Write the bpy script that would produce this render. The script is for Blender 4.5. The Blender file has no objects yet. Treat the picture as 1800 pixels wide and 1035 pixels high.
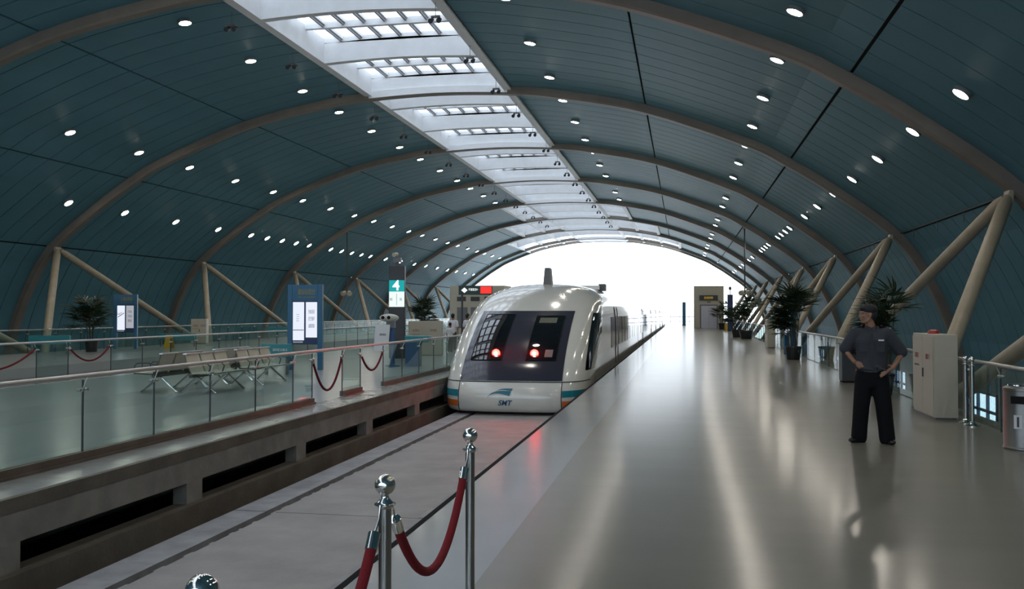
import bpy, bmesh, math, random
from mathutils import Vector, Matrix
random.seed(7)
S = bpy.context.scene
COL = S.collection
R = math.radians
PI = math.pi

# ------------------------------------------------------------------ camera, sky, exposure
CAM_H = 1.65
cd = bpy.data.cameras.new('camera')
cd.sensor_width = 36.0
cd.lens = 32.0
cd.clip_end = 600
cam = bpy.data.objects.new('camera', cd)
cam.location = (0, 0, CAM_H)
cam.rotation_euler = (R(90 + 1.08), 0, R(10.65))
COL.objects.link(cam)
S.camera = cam

SKY_STRENGTH = 3.2
w = bpy.data.worlds.new('overcast_sky')
S.world = w
w.use_nodes = True
bg = w.node_tree.nodes['Background']
bg.inputs['Color'].default_value = (0.85, 0.925, 1.0, 1)
bg.inputs['Strength'].default_value = SKY_STRENGTH
LAMP_STRENGTH = 105.0

S.view_settings.view_transform = 'Standard'
S.view_settings.look = 'None'
S.view_settings.gamma = 1.0
S.view_settings.use_curve_mapping = False
S.view_settings.exposure = 0.0

# ------------------------------------------------------------------ materials
MATS = {}
def mat(name, col, rough=0.5, metal=0.0, spec=0.5, var=0.0, scale=6.0, bump=0.0, bscale=40.0, coat=0.0,
        emit=None, estr=0.0, stretch=(1, 1, 1), rvar=0.0):
    if name in MATS: return MATS[name]
    m = bpy.data.materials.new(name); m.use_nodes = True
    nt = m.node_tree; b = nt.nodes['Principled BSDF']
    b.inputs['Base Color'].default_value = (*col, 1)
    b.inputs['Roughness'].default_value = rough
    b.inputs['Metallic'].default_value = metal
    b.inputs['Specular IOR Level'].default_value = spec
    b.inputs['Coat Weight'].default_value = coat
    if emit:
        b.inputs['Emission Color'].default_value = (*emit, 1)
        b.inputs['Emission Strength'].default_value = estr
    tc = nt.nodes.new('ShaderNodeTexCoord'); mp = nt.nodes.new('ShaderNodeMapping')
    mp.inputs['Scale'].default_value = stretch
    nt.links.new(tc.outputs['Object'], mp.inputs['Vector'])
    if var or rvar:
        n = nt.nodes.new('ShaderNodeTexNoise'); n.inputs['Scale'].default_value = scale
        n.inputs['Detail'].default_value = 5; n.inputs['Roughness'].default_value = 0.6
        nt.links.new(mp.outputs['Vector'], n.inputs['Vector'])
        if var:
            r = nt.nodes.new('ShaderNodeValToRGB')
            r.color_ramp.elements[0].position = 0.3; r.color_ramp.elements[1].position = 0.7
            r.color_ramp.elements[0].color = (*[c * (1 - var) for c in col], 1)
            r.color_ramp.elements[1].color = (*[min(1, c * (1 + var)) for c in col], 1)
            nt.links.new(n.outputs['Fac'], r.inputs['Fac'])
            nt.links.new(r.outputs['Color'], b.inputs['Base Color'])
        if rvar:
            mr = nt.nodes.new('ShaderNodeMapRange')
            mr.inputs['To Min'].default_value = rough * (1 - rvar); mr.inputs['To Max'].default_value = rough * (1 + rvar)
            nt.links.new(n.outputs['Fac'], mr.inputs['Value'])
            nt.links.new(mr.outputs['Result'], b.inputs['Roughness'])
    if bump:
        n2 = nt.nodes.new('ShaderNodeTexNoise'); n2.inputs['Scale'].default_value = bscale
        n2.inputs['Detail'].default_value = 3
        bp = nt.nodes.new('ShaderNodeBump'); bp.inputs['Strength'].default_value = bump; bp.inputs['Distance'].default_value = 0.02
        nt.links.new(mp.outputs['Vector'], n2.inputs['Vector'])
        nt.links.new(n2.outputs['Fac'], bp.inputs['Height']); nt.links.new(bp.outputs['Normal'], b.inputs['Normal'])
    MATS[name] = m
    return m

def emis(name, col, strength):
    if name in MATS: return MATS[name]
    m = bpy.data.materials.new(name); m.use_nodes = True
    nt = m.node_tree; nt.nodes.remove(nt.nodes['Principled BSDF'])
    e = nt.nodes.new('ShaderNodeEmission'); e.inputs['Color'].default_value = (*col, 1); e.inputs['Strength'].default_value = strength
    nt.links.new(e.outputs[0], nt.nodes['Material Output'].inputs['Surface'])
    MATS[name] = m
    return m

def pane_glass(name, tint, gloss=0.08, rough=0.02):
    m = bpy.data.materials.new(name); m.use_nodes = True
    nt = m.node_tree; nt.nodes.remove(nt.nodes['Principled BSDF'])
    t = nt.nodes.new('ShaderNodeBsdfTransparent'); t.inputs['Color'].default_value = (*tint, 1)
    g = nt.nodes.new('ShaderNodeBsdfGlossy'); g.inputs['Roughness'].default_value = rough
    lw_ = nt.nodes.new('ShaderNodeLayerWeight'); lw_.inputs['Blend'].default_value = 0.5
    pw = nt.nodes.new('ShaderNodeMath'); pw.operation = 'POWER'; pw.inputs[1].default_value = 4.0
    fr = nt.nodes.new('ShaderNodeMapRange'); fr.inputs['To Min'].default_value = gloss*0.5; fr.inputs['To Max'].default_value = 0.6
    nt.links.new(lw_.outputs['Facing'], pw.inputs[0]); nt.links.new(pw.outputs[0], fr.inputs['Value'])
    mx = nt.nodes.new('ShaderNodeMixShader')
    nt.links.new(fr.outputs[0], mx.inputs['Fac']); nt.links.new(t.outputs[0], mx.inputs[1]); nt.links.new(g.outputs[0], mx.inputs[2])
    nt.links.new(mx.outputs[0], nt.nodes['Material Output'].inputs['Surface'])
    MATS[name] = m
    return m

M_FLOOR = mat('epoxy_floor', (0.178, 0.170, 0.142), rough=0.16, spec=0.5, var=0.06, scale=0.8, stretch=(0.6, 2.2, 1), rvar=0.15)
M_STRIP = mat('edge_strip_paint', (0.24, 0.26, 0.275), rough=0.14, spec=0.55, var=0.05, scale=1.2, rvar=0.1)
M_FLOORL = mat('island_floor', (0.27, 0.29, 0.28), rough=0.2, spec=0.55, var=0.05, scale=0.8)
M_ROOF = mat('teal_roof_panel', (0.088, 0.215, 0.265), rough=0.5, spec=0.2, var=0.08, scale=0.7)
M_ROOFB = mat('roof_backing', (0.012, 0.02, 0.022), rough=0.8)
M_ARCH = mat('arch_steel_paint', (0.19, 0.165, 0.14), rough=0.5, var=0.10, scale=1.5)
M_STRUT = mat('strut_cream_paint', (0.34, 0.29, 0.215), rough=0.45, var=0.12, scale=2.0)
M_WHITE = mat('skylight_white_paint', (0.74, 0.75, 0.76), rough=0.5, var=0.05, scale=2.0)
M_BAR = mat('glazing_bar_grey', (0.33, 0.32, 0.34), rough=0.4)
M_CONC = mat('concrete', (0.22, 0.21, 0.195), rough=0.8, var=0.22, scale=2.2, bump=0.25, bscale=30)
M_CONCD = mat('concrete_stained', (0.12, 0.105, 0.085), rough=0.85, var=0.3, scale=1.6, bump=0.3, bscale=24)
M_DECK = mat('guideway_deck', (0.30, 0.285, 0.28), rough=0.6, var=0.16, scale=1.4, bump=0.2, bscale=22)
M_DECKS = mat('guideway_side_steel', (0.27, 0.27, 0.28), rough=0.55, var=0.25, scale=3.0, bump=0.15)
M_BLACK = mat('matte_black', (0.014, 0.014, 0.015), rough=0.9, spec=0.1)
M_LOWER = mat('lower_floor_concrete', (0.20, 0.19, 0.18), rough=0.8, var=0.2)
M_BROWN = mat('kerb_brown', (0.115, 0.088, 0.068), rough=0.45, var=0.25, scale=3)
M_LEDGE = mat('platform_ledge_stone', (0.27, 0.27, 0.265), rough=0.22, var=0.15, scale=4)
M_STEEL = mat('brushed_steel', (0.55, 0.54, 0.52), rough=0.34, metal=1.0)
M_CHROME = mat('polished_steel', (0.78, 0.76, 0.73), rough=0.06, metal=1.0)
M_TUBE = mat('stanchion_tube', (0.45, 0.44, 0.42), rough=0.2, metal=1.0, rvar=0.3, scale=30)
M_ROPE = mat('red_velvet', (0.20, 0.016, 0.022), rough=0.85, bump=0.3, bscale=150, spec=0.2)
M_ROPED = mat('dark_red_velvet', (0.13, 0.012, 0.018), rough=0.85, spec=0.2)
M_GLASS = pane_glass('railing_glass', (0.80, 0.885, 0.865))
M_SKYG = pane_glass('skylight_glass', (0.90, 0.92, 0.95))
M_ENDG = pane_glass('end_wall_glass', (0.80, 0.86, 0.90))
M_CREAM = mat('cabinet_cream', (0.42, 0.385, 0.305), rough=0.45, var=0.04, scale=3)
M_CREAMW = mat('cabinet_pale', (0.47, 0.45, 0.40), rough=0.42, var=0.04, scale=3)
M_RED = mat('red_plastic', (0.32, 0.02, 0.02), rough=0.35)
M_REDINK = mat('red_print', (0.30, 0.06, 0.05), rough=0.5)
M_INK = mat('dark_print', (0.05, 0.05, 0.055), rough=0.5)
M_TEAL = mat('teal_panel', (0.015, 0.19, 0.22), rough=0.4, var=0.06)
M_BLUE = mat('board_blue', (0.008, 0.10, 0.20), rough=0.38, var=0.08, scale=2)
M_BLUED = mat('board_navy', (0.006, 0.025, 0.09), rough=0.4)
M_YELTXT = mat('gold_print', (0.30, 0.25, 0.05), rough=0.5)
M_YELLOW = mat('yellow_plastic', (0.55, 0.33, 0.03), rough=0.4)
M_DGREY = mat('dark_grey_paint', (0.035, 0.037, 0.042), rough=0.45, var=0.1)
M_MGREY = mat('mid_grey_paint', (0.14, 0.14, 0.145), rough=0.45, var=0.08)
M_LEAF = mat('palm_leaf', (0.022, 0.042, 0.020), rough=0.45, var=0.4, scale=5)
M_STEM = mat('palm_cane', (0.055, 0.045, 0.028), rough=0.8, var=0.3, scale=15)
M_POT = mat('black_pot', (0.014, 0.014, 0.015), rough=0.35)
M_SOIL = mat('soil', (0.03, 0.022, 0.015), rough=0.9, bump=0.5, bscale=60)
M_TRAIN = mat('train_white_gloss', (0.72, 0.71, 0.66), rough=0.13, spec=0.55, coat=0.5, var=0.015, scale=1.0)
M_SEAM = mat('train_seam', (0.02, 0.02, 0.022), rough=0.6)
M_SCREEN = mat('windscreen_panel', (0.040, 0.040, 0.058), rough=0.12, spec=0.5)
M_WGLASS = mat('windscreen_glass', (0.006, 0.006, 0.008), rough=0.03, spec=0.7)
M_STEAL = mat('stripe_teal', (0.02, 0.22, 0.28), rough=0.2)
M_SORANGE = mat('stripe_orange', (0.75, 0.18, 0.04), rough=0.2)
M_LOGO = mat('logo_teal', (0.012, 0.16, 0.24), rough=0.25)
M_LOGOB = mat('logo_blue', (0.03, 0.09, 0.19), rough=0.25)
M_TAIL = emis('tail_light_red', (1.0, 0.004, 0.003), 160.0)
M_TAILC = emis('tail_light_core', (1.0, 0.55, 0.45), 40.0)
M_LAMP = emis('downlight_lens', (1.0, 0.93, 0.82), LAMP_STRENGTH)
M_RIM = mat('downlight_rim', (0.35, 0.36, 0.37), rough=0.3, metal=0.6)
M_WSCR = emis('lit_panel_white', (0.83, 0.88, 1.0), 1.0)
M_WSCR2 = emis('lit_panel_dim', (0.62, 0.64, 0.72), 0.62)
M_SCR4 = emis('lit_panel_sign_white', (0.88, 1.0, 0.98), 1.0)
M_TEALLIT = emis('lit_panel_teal', (0.02, 0.44, 0.46), 0.9)
M_WLIT = emis('lit_figure_white', (0.95, 1, 1), 1.1)
M_LED = emis('led_red', (1.0, 0.05, 0.04), 1.1)
M_GREENSIGN = mat('sign_dark_green', (0.008, 0.035, 0.03), rough=0.4)
M_AMBER = emis('led_amber', (0.8, 0.5, 0.05), 0.5)
M_LEADER = mat('perforated_steel', (0.46, 0.44, 0.36), rough=0.38, metal=0.25, var=0.25, scale=60)
M_SKIN = mat('skin', (0.27, 0.135, 0.085), rough=0.55, var=0.08, scale=12)
M_SHIRT = mat('slate_uniform_shirt', (0.036, 0.038, 0.048), rough=0.85, var=0.12, scale=9, bump=0.25, bscale=14)
M_TROUS = mat('black_trousers', (0.006, 0.006, 0.008), rough=0.9, spec=0.2, bump=0.3, bscale=10)
M_SHOE = mat('black_leather', (0.012, 0.012, 0.013), rough=0.25)
M_HAIR = mat('black_hair', (0.008, 0.008, 0.010), rough=0.7, bump=0.4, bscale=60)
M_WSHIRT = mat('white_shirt', (0.62, 0.62, 0.64), rough=0.85, var=0.05)
M_BADGE = mat('silver_badge', (0.65, 0.65, 0.66), rough=0.35)
M_BLUEBAR = mat('window_bar_blue', (0.03, 0.06, 0.14), rough=0.4)

def two_lobe(m, rough2, fac):      # worn polish: the same paint with a second, broader gloss lobe mixed in
    nt = m.node_tree; b = nt.nodes['Principled BSDF']; c = nt.nodes.new('ShaderNodeBsdfPrincipled')
    for nm in ('Base Color', 'Specular IOR Level'):
        c.inputs[nm].default_value = b.inputs[nm].default_value
        for l in list(nt.links):
            if l.to_socket == b.inputs[nm]: nt.links.new(l.from_socket, c.inputs[nm])
    c.inputs['Roughness'].default_value = rough2
    mx_ = nt.nodes.new('ShaderNodeMixShader'); mx_.inputs['Fac'].default_value = fac
    nt.links.new(b.outputs[0], mx_.inputs[1]); nt.links.new(c.outputs[0], mx_.inputs[2])
    nt.links.new(mx_.outputs[0], nt.nodes['Material Output'].inputs['Surface'])
for m_ in (M_FLOOR, M_STRIP, M_FLOORL): two_lobe(m_, 0.30, 0.38)

# ------------------------------------------------------------------ mesh helpers
class MB:
    def __init__(self): self.v = []; self.f = []; self.m = []
    def quad(self, a, b, c, d, mi=0):
        i = len(self.v); self.v += [tuple(a), tuple(b), tuple(c), tuple(d)]; self.f.append((i, i+1, i+2, i+3)); self.m.append(mi)
    def box(self, x0, x1, y0, y1, z0, z1, mi=0):
        i = len(self.v)
        self.v += [(x, y, z) for z in (z0, z1) for y in (y0, y1) for x in (x0, x1)]
        for q in ((0,2,3,1),(4,5,7,6),(0,1,5,4),(2,6,7,3),(0,4,6,2),(1,3,7,5)):
            self.f.append(tuple(i+k for k in q)); self.m.append(mi)
        return self
    def obox(self, c, ax, ay, az, mi=0):           # oriented box: centre and three half-axis vectors
        i = len(self.v); c, ax, ay, az = Vector(c), Vector(ax), Vector(ay), Vector(az)
        self.v += [tuple(c + sx*ax + sy*ay + sz*az) for sz in (-1,1) for sy in (-1,1) for sx in (-1,1)]
        for q in ((0,2,3,1),(4,5,7,6),(0,1,5,4),(2,6,7,3),(0,4,6,2),(1,3,7,5)):
            self.f.append(tuple(i+k for k in q)); self.m.append(mi)
        return self
    def tube(self, pts, r, n=10, mi=0, cap=True, sy=1.0):
        pts = [Vector(p) for p in pts]
        rr = r if isinstance(r, (list, tuple)) else [r]*len(pts)
        t0 = (pts[1]-pts[0]).normalized()
        up = Vector((0,0,1)) if abs(t0.z) < 0.9 else Vector((0,1,0))
        s = t0.cross(up).normalized(); base = len(self.v)
        for k, p in enumerate(pts):
            a = pts[max(0,k-1)]; b = pts[min(len(pts)-1,k+1)]
            t = (b-a).normalized(); s = (s - t*s.dot(t)).normalized(); u = t.cross(s)
            for j in range(n):
                q = 2*PI*j/n
                self.v.append(tuple(p + rr[k]*(math.cos(q)*s + sy*math.sin(q)*u)))
        for k in range(len(pts)-1):
            for j in range(n):
                a = base+k*n+j; b = base+k*n+(j+1)%n
                self.f.append((a, b, b+n, a+n)); self.m.append(mi)
        if cap:
            self.f.append(tuple(base+j for j in range(n))[::-1]); self.m.append(mi)
            e = base+(len(pts)-1)*n
            self.f.append(tuple(e+j for j in range(n))); self.m.append(mi)
        return self
    def lathe(self, prof, n=20, c=(0,0,0), mi=0, M=None):   # prof: (r,z) bottom to top
        base = len(self.v); c = Vector(c)
        for r, z in prof:
            for j in range(n):
                q = 2*PI*j/n; p = Vector((r*math.cos(q), r*math.sin(q), z))
                if M: p = M @ p
                self.v.append(tuple(c+p))
        for k in range(len(prof)-1):
            for j in range(n):
                a = base+k*n+j; b = base+k*n+(j+1)%n
                self.f.append((a, b, b+n, a+n)); self.m.append(mi)
        self.f.append(tuple(base+j for j in range(n))[::-1]); self.m.append(mi)
        e = base+(len(prof)-1)*n
        self.f.append(tuple(e+j for j in range(n))); self.m.append(mi)
        return self
    def ell(self, c, rx, ry, rz, n=16, m=10, mi=0, M=None):
        base = len(self.v); c = Vector(c)
        for k in range(m+1):
            th = PI*k/m
            for j in range(n):
                q = 2*PI*j/n
                p = Vector((rx*math.sin(th)*math.cos(q), ry*math.sin(th)*math.sin(q), -rz*math.cos(th)))
                if M: p = M @ p
                self.v.append(tuple(c+p))
        for k in range(m):
            for j in range(n):
                a = base+k*n+j; b = base+k*n+(j+1)%n
                self.f.append((a, b, b+n, a+n)); self.m.append(mi)
        return self
    def grid(self, rows, mi=0, closed=False):       # rows of equal length points
        base = len(self.v); n = len(rows[0])
        for r in rows: self.v += [tuple(p) for p in r]
        for k in range(len(rows)-1):
            for j in range(n if closed else n-1):
                a = base+k*n+j; b = base+k*n+(j+1)%n
                self.f.append((a, b, b+n, a+n)); self.m.append(mi)
        return self
    def prism(self, poly, y0, y1, mi=0):            # poly in (x,z), extruded along y
        n = len(poly); i = len(self.v)
        self.v += [(x, y0, z) for x, z in poly] + [(x, y1, z) for x, z in poly]
        self.f.append(tuple(range(i, i+n))); self.m.append(mi)
        self.f.append(tuple(range(i+2*n-1, i+n-1, -1))); self.m.append(mi)
        for k in range(n):
            self.f.append((i+k, i+n+k, i+n+(k+1)%n, i+(k+1)%n)); self.m.append(mi)
        return self
    def mesh(self, name, mats, smooth=False, fix=True, angle=None):
        me = bpy.data.meshes.new(name); me.from_pydata(self.v, [], self.f)
        for m in (mats if isinstance(mats, (list, tuple)) else [mats]): me.materials.append(m)
        me.polygons.foreach_set('material_index', self.m)
        if fix:
            bm = bmesh.new(); bm.from_mesh(me)
            if smooth: bmesh.ops.remove_doubles(bm, verts=bm.verts, dist=1e-5)
            bmesh.ops.recalc_face_normals(bm, faces=bm.faces); bm.to_mesh(me); bm.free()
        if smooth:
            me.polygons.foreach_set('use_smooth', [True]*len(me.polygons))
            me.set_sharp_from_angle(angle=R(angle or 40))
        me.update()
        return me
    def build(self, name, mats, parent=None, smooth=False, loc=None, fix=True, angle=None):
        return link(name, self.mesh(name, mats, smooth, fix, angle), parent, loc)

def link(name, data, parent=None, loc=None):
    o = bpy.data.objects.new(name, data); COL.objects.link(o)
    if parent: o.parent = parent
    if loc: o.location = loc
    return o
def tag(o, label=None, cat=None, group=None, kind=None):
    if label: o['label'] = label
    if cat: o['category'] = cat
    if group: o['group'] = group
    if kind: o['kind'] = kind
    return o
def thing(name, loc, label, cat, group=None, rz=0):
    o = link(name, None, None, loc); o.rotation_euler = (0, 0, rz); o.empty_display_size = 0.1
    return tag(o, label, cat, group)
def struct(name, loc=(0,0,0)):
    o = link(name, None, None, loc); o['kind'] = 'structure'
    return o
def copy_tree(o, parent=None):
    c = o.copy(); COL.objects.link(c); c.parent = parent
    for ch in o.children: copy_tree(ch, c)
    return c
def bevel(o, w=0.01, seg=2):
    b = o.modifiers.new('bevel', 'BEVEL'); b.width = w; b.segments = seg; b.limit_method = 'ANGLE'
    return o

# ------------------------------------------------------------------ key dimensions
XC = -10.5                       # hall axis
EDGE, LEDGE = -2.045, -5.86      # platform edges either side of the track
TRK = -4.05                      # track axis
RAILX = -6.56                    # island railing
BAY = 13.4
ARCH = [24.95 + BAY*k for k in range(-3, 8)]      # -15.0 ... 119.0
Y0, Y1 = ARCH[0], ARCH[-1]
def mx(x): return 2*XC - x       # mirror in the hall axis

# roof curve (half distance, height)
CTRL = [(0,11.44),(3.13,11.32),(5.31,11.06),(8.98,10.28),(13.13,8.74),(14.8,7.84),(16.69,6.6),(19.02,4.74),(20.3,2.75),(21.1,0.7),(21.45,-1.3)]
def catmull(P, n=14):
    out = []
    Q = [(-P[1][0], P[1][1])] + P + [(2*P[-1][0]-P[-2][0], 2*P[-1][1]-P[-2][1])]
    for i in range(1, len(Q)-2):
        p0, p1, p2, p3 = Q[i-1], Q[i], Q[i+1], Q[i+2]
        for k in range(n):
            t = k/n
            out.append(tuple(0.5*((2*p1[a]) + (-p0[a]+p2[a])*t + (2*p0[a]-5*p1[a]+4*p2[a]-p3[a])*t*t + (-p0[a]+3*p1[a]-3*p2[a]+p3[a])*t**3) for a in (0,1)))
    out.append(P[-1]); return out
ROOF = catmull(CTRL)
def roof_z(s):
    s = abs(s)
    for a, b in zip(ROOF, ROOF[1:]):
        if a[0] <= s <= b[0]: return a[1] + (b[1]-a[1])*(s-a[0])/(b[0]-a[0]+1e-9)
    return ROOF[-1][1]
def roof_n(s):                    # inward normal in (x,z) for signed s
    d = 0.05; a = abs(s); dz = (roof_z(a+d)-roof_z(a-d))/(2*d) if a > d else 0
    n = Vector((dz, -1)).normalized()
    return Vector((n.x if s > 0 else -n.x, n.y))
def arc(sa, sb, n):               # n+1 points of the roof curve between two halves, equally spaced in arc
    pts = [p for p in ROOF if sa < p[0] < sb]
    pts = [(sa, roof_z(sa))] + pts + [(sb, roof_z(sb))]
    L = [0]
    for a, b in zip(pts, pts[1:]): L.append(L[-1]+math.hypot(b[0]-a[0], b[1]-a[1]))
    out = []
    for k in range(n+1):
        t = L[-1]*k/n; i = 0
        while i < len(L)-2 and L[i+1] < t: i += 1
        u = (t-L[i])/(L[i+1]-L[i]+1e-9)
        out.append((pts[i][0]+(pts[i+1][0]-pts[i][0])*u, pts[i][1]+(pts[i+1][1]-pts[i][1])*u))
    return out
def off(p, d, sgn):               # point of the roof moved inward by d, at side sgn
    n = roof_n(p[0]); return (XC + sgn*(p[0] + n.x*d), p[1] + n.y*d)
SK = 3.13
def sk_half(k):                   # half width of the skylight in bay k (0 starts at 25.5)
    return {4: 5.4, 5: 7.8, 6: 10.15}.get(k, SK)

# ------------------------------------------------------------------ floors, platforms, trough
PEND = 123.0
def slab(name, x0, x1, m, z=0.0, th=0.28, y0=Y0, y1=PEND):
    o = MB().box(x0, x1, y0, y1, z-th, z).build(name, m); return tag(o, kind='structure')
slab('floor', EDGE+0.80, 4.62, M_FLOOR)
slab('trim_1', EDGE+0.045, EDGE+0.80, M_STRIP)
slab('trim_2', EDGE, EDGE+0.045, M_BLACK, z=0.004)  # narrow black strip along the platform edge
slab('floor.001', mx(RAILX)-0.05, RAILX+0.05, M_FLOORL)
slab('floor.002', mx(4.62), mx(EDGE), M_FLOORL)
slab('trim_3', RAILX+0.05, LEDGE-0.04, M_LEDGE, th=0.12)
slab('trim_4', mx(LEDGE), mx(RAILX)-0.05, M_LEDGE, th=0.12)
slab('trim_5', LEDGE-0.04, LEDGE+0.015, M_CONCD, z=-0.002, th=0.13)
slab('floor.003', -36, 15, M_LOWER, z=-6.0, y1=140)

def trough_wall(name, x, sgn):     # sgn: +1 the wall faces +X
    root = struct(name)
    t = 0.18
    x0, x1 = (x-t, x) if sgn > 0 else (x, x+t)
    MB().box(x0, x1, Y0, PEND, -0.41, -0.12).build('upper_band', M_CONC, root)
    p0, p1 = (x-0.06, x+0.10) if sgn > 0 else (x-0.10, x+0.06)
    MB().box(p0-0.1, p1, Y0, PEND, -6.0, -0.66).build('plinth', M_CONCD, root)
    b = (x-0.75, x-0.7) if sgn > 0 else (x+0.7, x+0.75)
    MB().box(b[0], b[1], Y0, PEND, -0.7, -0.25).build('recess_back', M_CONC, root)
    me = MB().box(x0, x1, 0, 0.36, -0.67, -0.41).mesh('pier', M_CONC)
    y = 10.05 - 3.15*7
    while y < 110:
        link('pier', me, root, (0, y, 0)); y += 3.15
trough_wall('wall_trough', LEDGE, 1)
trough_wall('wall_trough_inner', mx(LEDGE), -1)
for nm, x0, x1 in (('wall_platform', EDGE, EDGE+0.2), ('wall_platform_far', mx(EDGE)-0.2, mx(EDGE))):
    tag(MB().box(x0+0.06, x1, Y0, PEND, -6, -0.28).build(nm, M_CONC), kind='structure')

def guideway(cx, detail):
    root = tag(struct('guideway', (cx, 0, 0)), 'concrete maglev guideway beam with dark slots')
    zt = -0.8
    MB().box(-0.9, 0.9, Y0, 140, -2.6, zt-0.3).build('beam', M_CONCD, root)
    ys = [10.45 + 12.4*k for k in range(-3, 11)]
    for k, (a, b) in enumerate(zip(ys, ys[1:])):
        MB().box(-0.86, 0.945, a+0.012, b-0.012, zt-0.44, zt).build('deck_slab', M_DECK, root)
        for s in (-1, 1):
            xa, xb = sorted((s*(0.985 if s < 0 else 0.95), s*1.40))
            MB().box(xa, xb, a+0.012, b-0.012, zt-0.45, zt+0.004).build('side_strip', M_DECKS, root)
            if s < 0: MB().box(*sorted((s*0.82, s*1.02)), a, b, zt-0.60, zt-0.44).build('slot', M_CONCD, root)
            if detail and s < 0:
                m = MB(); y = a+0.2
                while y < min(b, 24):
                    L = random.uniform(0.05, 0.2)
                    m.box(-0.885, -0.855, y, y+L, zt-0.06, zt-0.001); y += random.uniform(0.22, 0.6)
                if m.v: tag(m.build('slot_block', M_DECK, root), kind='stuff')
guideway(TRK, True)
guideway(mx(TRK), False)

# ------------------------------------------------------------------ roof shell: individually hung teal panels on a dark backing
ceiling = struct('ceiling')
SEAMS = [8.98, 14.8, 19.02, 21.45]
NST = 12
def panel_bounds(half):
    bs = [half+0.12] + [s for s in SEAMS if s > half+1.0]
    return list(zip(bs, bs[1:]))
def add_panel(m, sa, sb, sgn, y0, y1):
    g = 0.06
    pts = arc(sa+g*0.6, sb-g*0.6 if sb < 21 else sb, 7)
    ins = [off(p, 0.0, sgn) for p in pts]; out = [off(p, -0.05, sgn) for p in pts]
    gy = 0.022
    A = [(x, y0+gy, z) for x, z in ins]; B = [(x, y1-gy, z) for x, z in ins]
    Ao = [(x, y0+gy, z) for x, z in out]; Bo = [(x, y1-gy, z) for x, z in out]
    m.grid([Ao, A, B, Bo])
    m.quad(A[0], Ao[0], Bo[0], B[0]); m.quad(A[-1], B[-1], Bo[-1], Ao[-1])
rest = MB(); st = BAY/NST; cache = {}
for ki, (ya, yb) in enumerate(zip(ARCH, ARCH[1:])):
    k = ki-3
    for (sa, sb) in panel_bounds(sk_half(k)):
        for sgn in (-1, 1):
            for j in range(NST):
                if -1 <= k <= 1:
                    key = (sa, sb, sgn)
                    if key not in cache:
                        mm = MB(); add_panel(mm, sa, sb, sgn, 0, st); cache[key] = mm.mesh('roof_panel', M_ROOF)
                    link('roof_panel', cache[key], ceiling, (0, ya+j*st, 0))
                else:
                    add_panel(rest, sa, sb, sgn, ya+j*st, ya+(j+1)*st)
    b = MB()
    for sgn in (-1, 1):
        pts = [off(p, -0.11, sgn) for p in arc(sk_half(k)+0.02, 21.45, 22)]
        b.grid([[(x, ya, z) for x, z in pts], [(x, yb, z) for x, z in pts]])
    b.build('roof_backing', M_ROOFB, ceiling, fix=False)
tag(rest.build('roof_panel_field', M_ROOF, ceiling, fix=False), kind='stuff')
# end canopy beyond the last arch
b = MB(); b2 = MB()
for sgn in (-1, 1):
    pts = arc(10.3, 21.45, 18)
    b.grid([[(off(p,0,sgn)[0], Y1, off(p,0,sgn)[1]) for p in pts], [(off(p,0.05,sgn)[0], Y1+4.6, off(p,0.05,sgn)[1]) for p in pts]])
b.build('end_canopy', M_ROOF, ceiling, fix=False)

# lower side walls with strip windows below the platform level
for nm, sgn in (('wall_right', 1), ('wall_left', -1)):
    root = struct(nm)
    x = XC + sgn*21.45
    MB().box(min(x, x+sgn*0.2), max(x, x+sgn*0.2), Y0, Y1, -6.0, -2.7).build('sill_wall', M_CONC, root)
    if sgn < 0:
        MB().box(min(x, x+sgn*0.2), max(x, x+sgn*0.2), Y0, Y1, -2.7, -1.3).build('upper_wall', M_CONC, root)
        continue
    y = Y0; wi = 0
    pier = MB().box(min(x, x+sgn*0.2), max(x, x+sgn*0.2), 0, 3.3, -2.7, -1.3).mesh('pier', M_CONC)
    gl = MB().box(x+sgn*0.08, x+sgn*0.1, 3.3, 6.7, -2.7, -1.3).mesh('pane', M_ENDG)
    fr = MB()
    for q in (3.35, 4.4, 5.5, 6.65): fr.box(x-0.05, x+0.05, q-0.05, q+0.05, -2.7, -1.3)
    for q in (-2.65, -2.0, -1.35): fr.box(x-0.04, x+0.04, 3.3, 6.7, q-0.05, q+0.05)
    frm = fr.mesh('window_frame', M_BLUEBAR)
    while y < Y1-1:
        link('pier', pier, root, (0, y, 0)); link('pane', gl, root, (0, y, 0)); link('window_frame', frm, root, (0, y, 0)); y += 6.7

# rear glazed end wall (behind the camera, mirrored in the windscreen)
root = struct('wall_back')
m = MB(); y = Y0-0.20
for i in range(-8, 9):
    s = i*2.6
    m.box(XC+s-0.12, XC+s+0.12, y-0.2, y, 0.0, roof_z(s))
for z in (0.1, 2.4, 4.8, 7.2, 9.4):
    hs = max((p[0] for p in ROOF if p[1] >= z), default=0)
    m.box(XC-hs, XC+hs, y-0.16, y-0.04, z-0.11, z+0.11)
m.build('mullion_frame', M_ARCH, root)
m = MB()
for i in range(-8, 8):
    for a, bz in ((0.1, 2.4), (2.4, 4.8), (4.8, 7.2), (7.2, 9.4)):
        if roof_z(max(abs(i), abs(i+1))*2.6) < bz: continue
        p = MB().box(XC+i*2.6, XC+(i+1)*2.6, y-0.12, y-0.10, a, bz).build('window_pane_offscreen', M_ENDG, root)
MB().box(-36, 15, y-0.3, y-0.05, -6, 0.0).build('base_wall', M_CONC, root)

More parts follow.
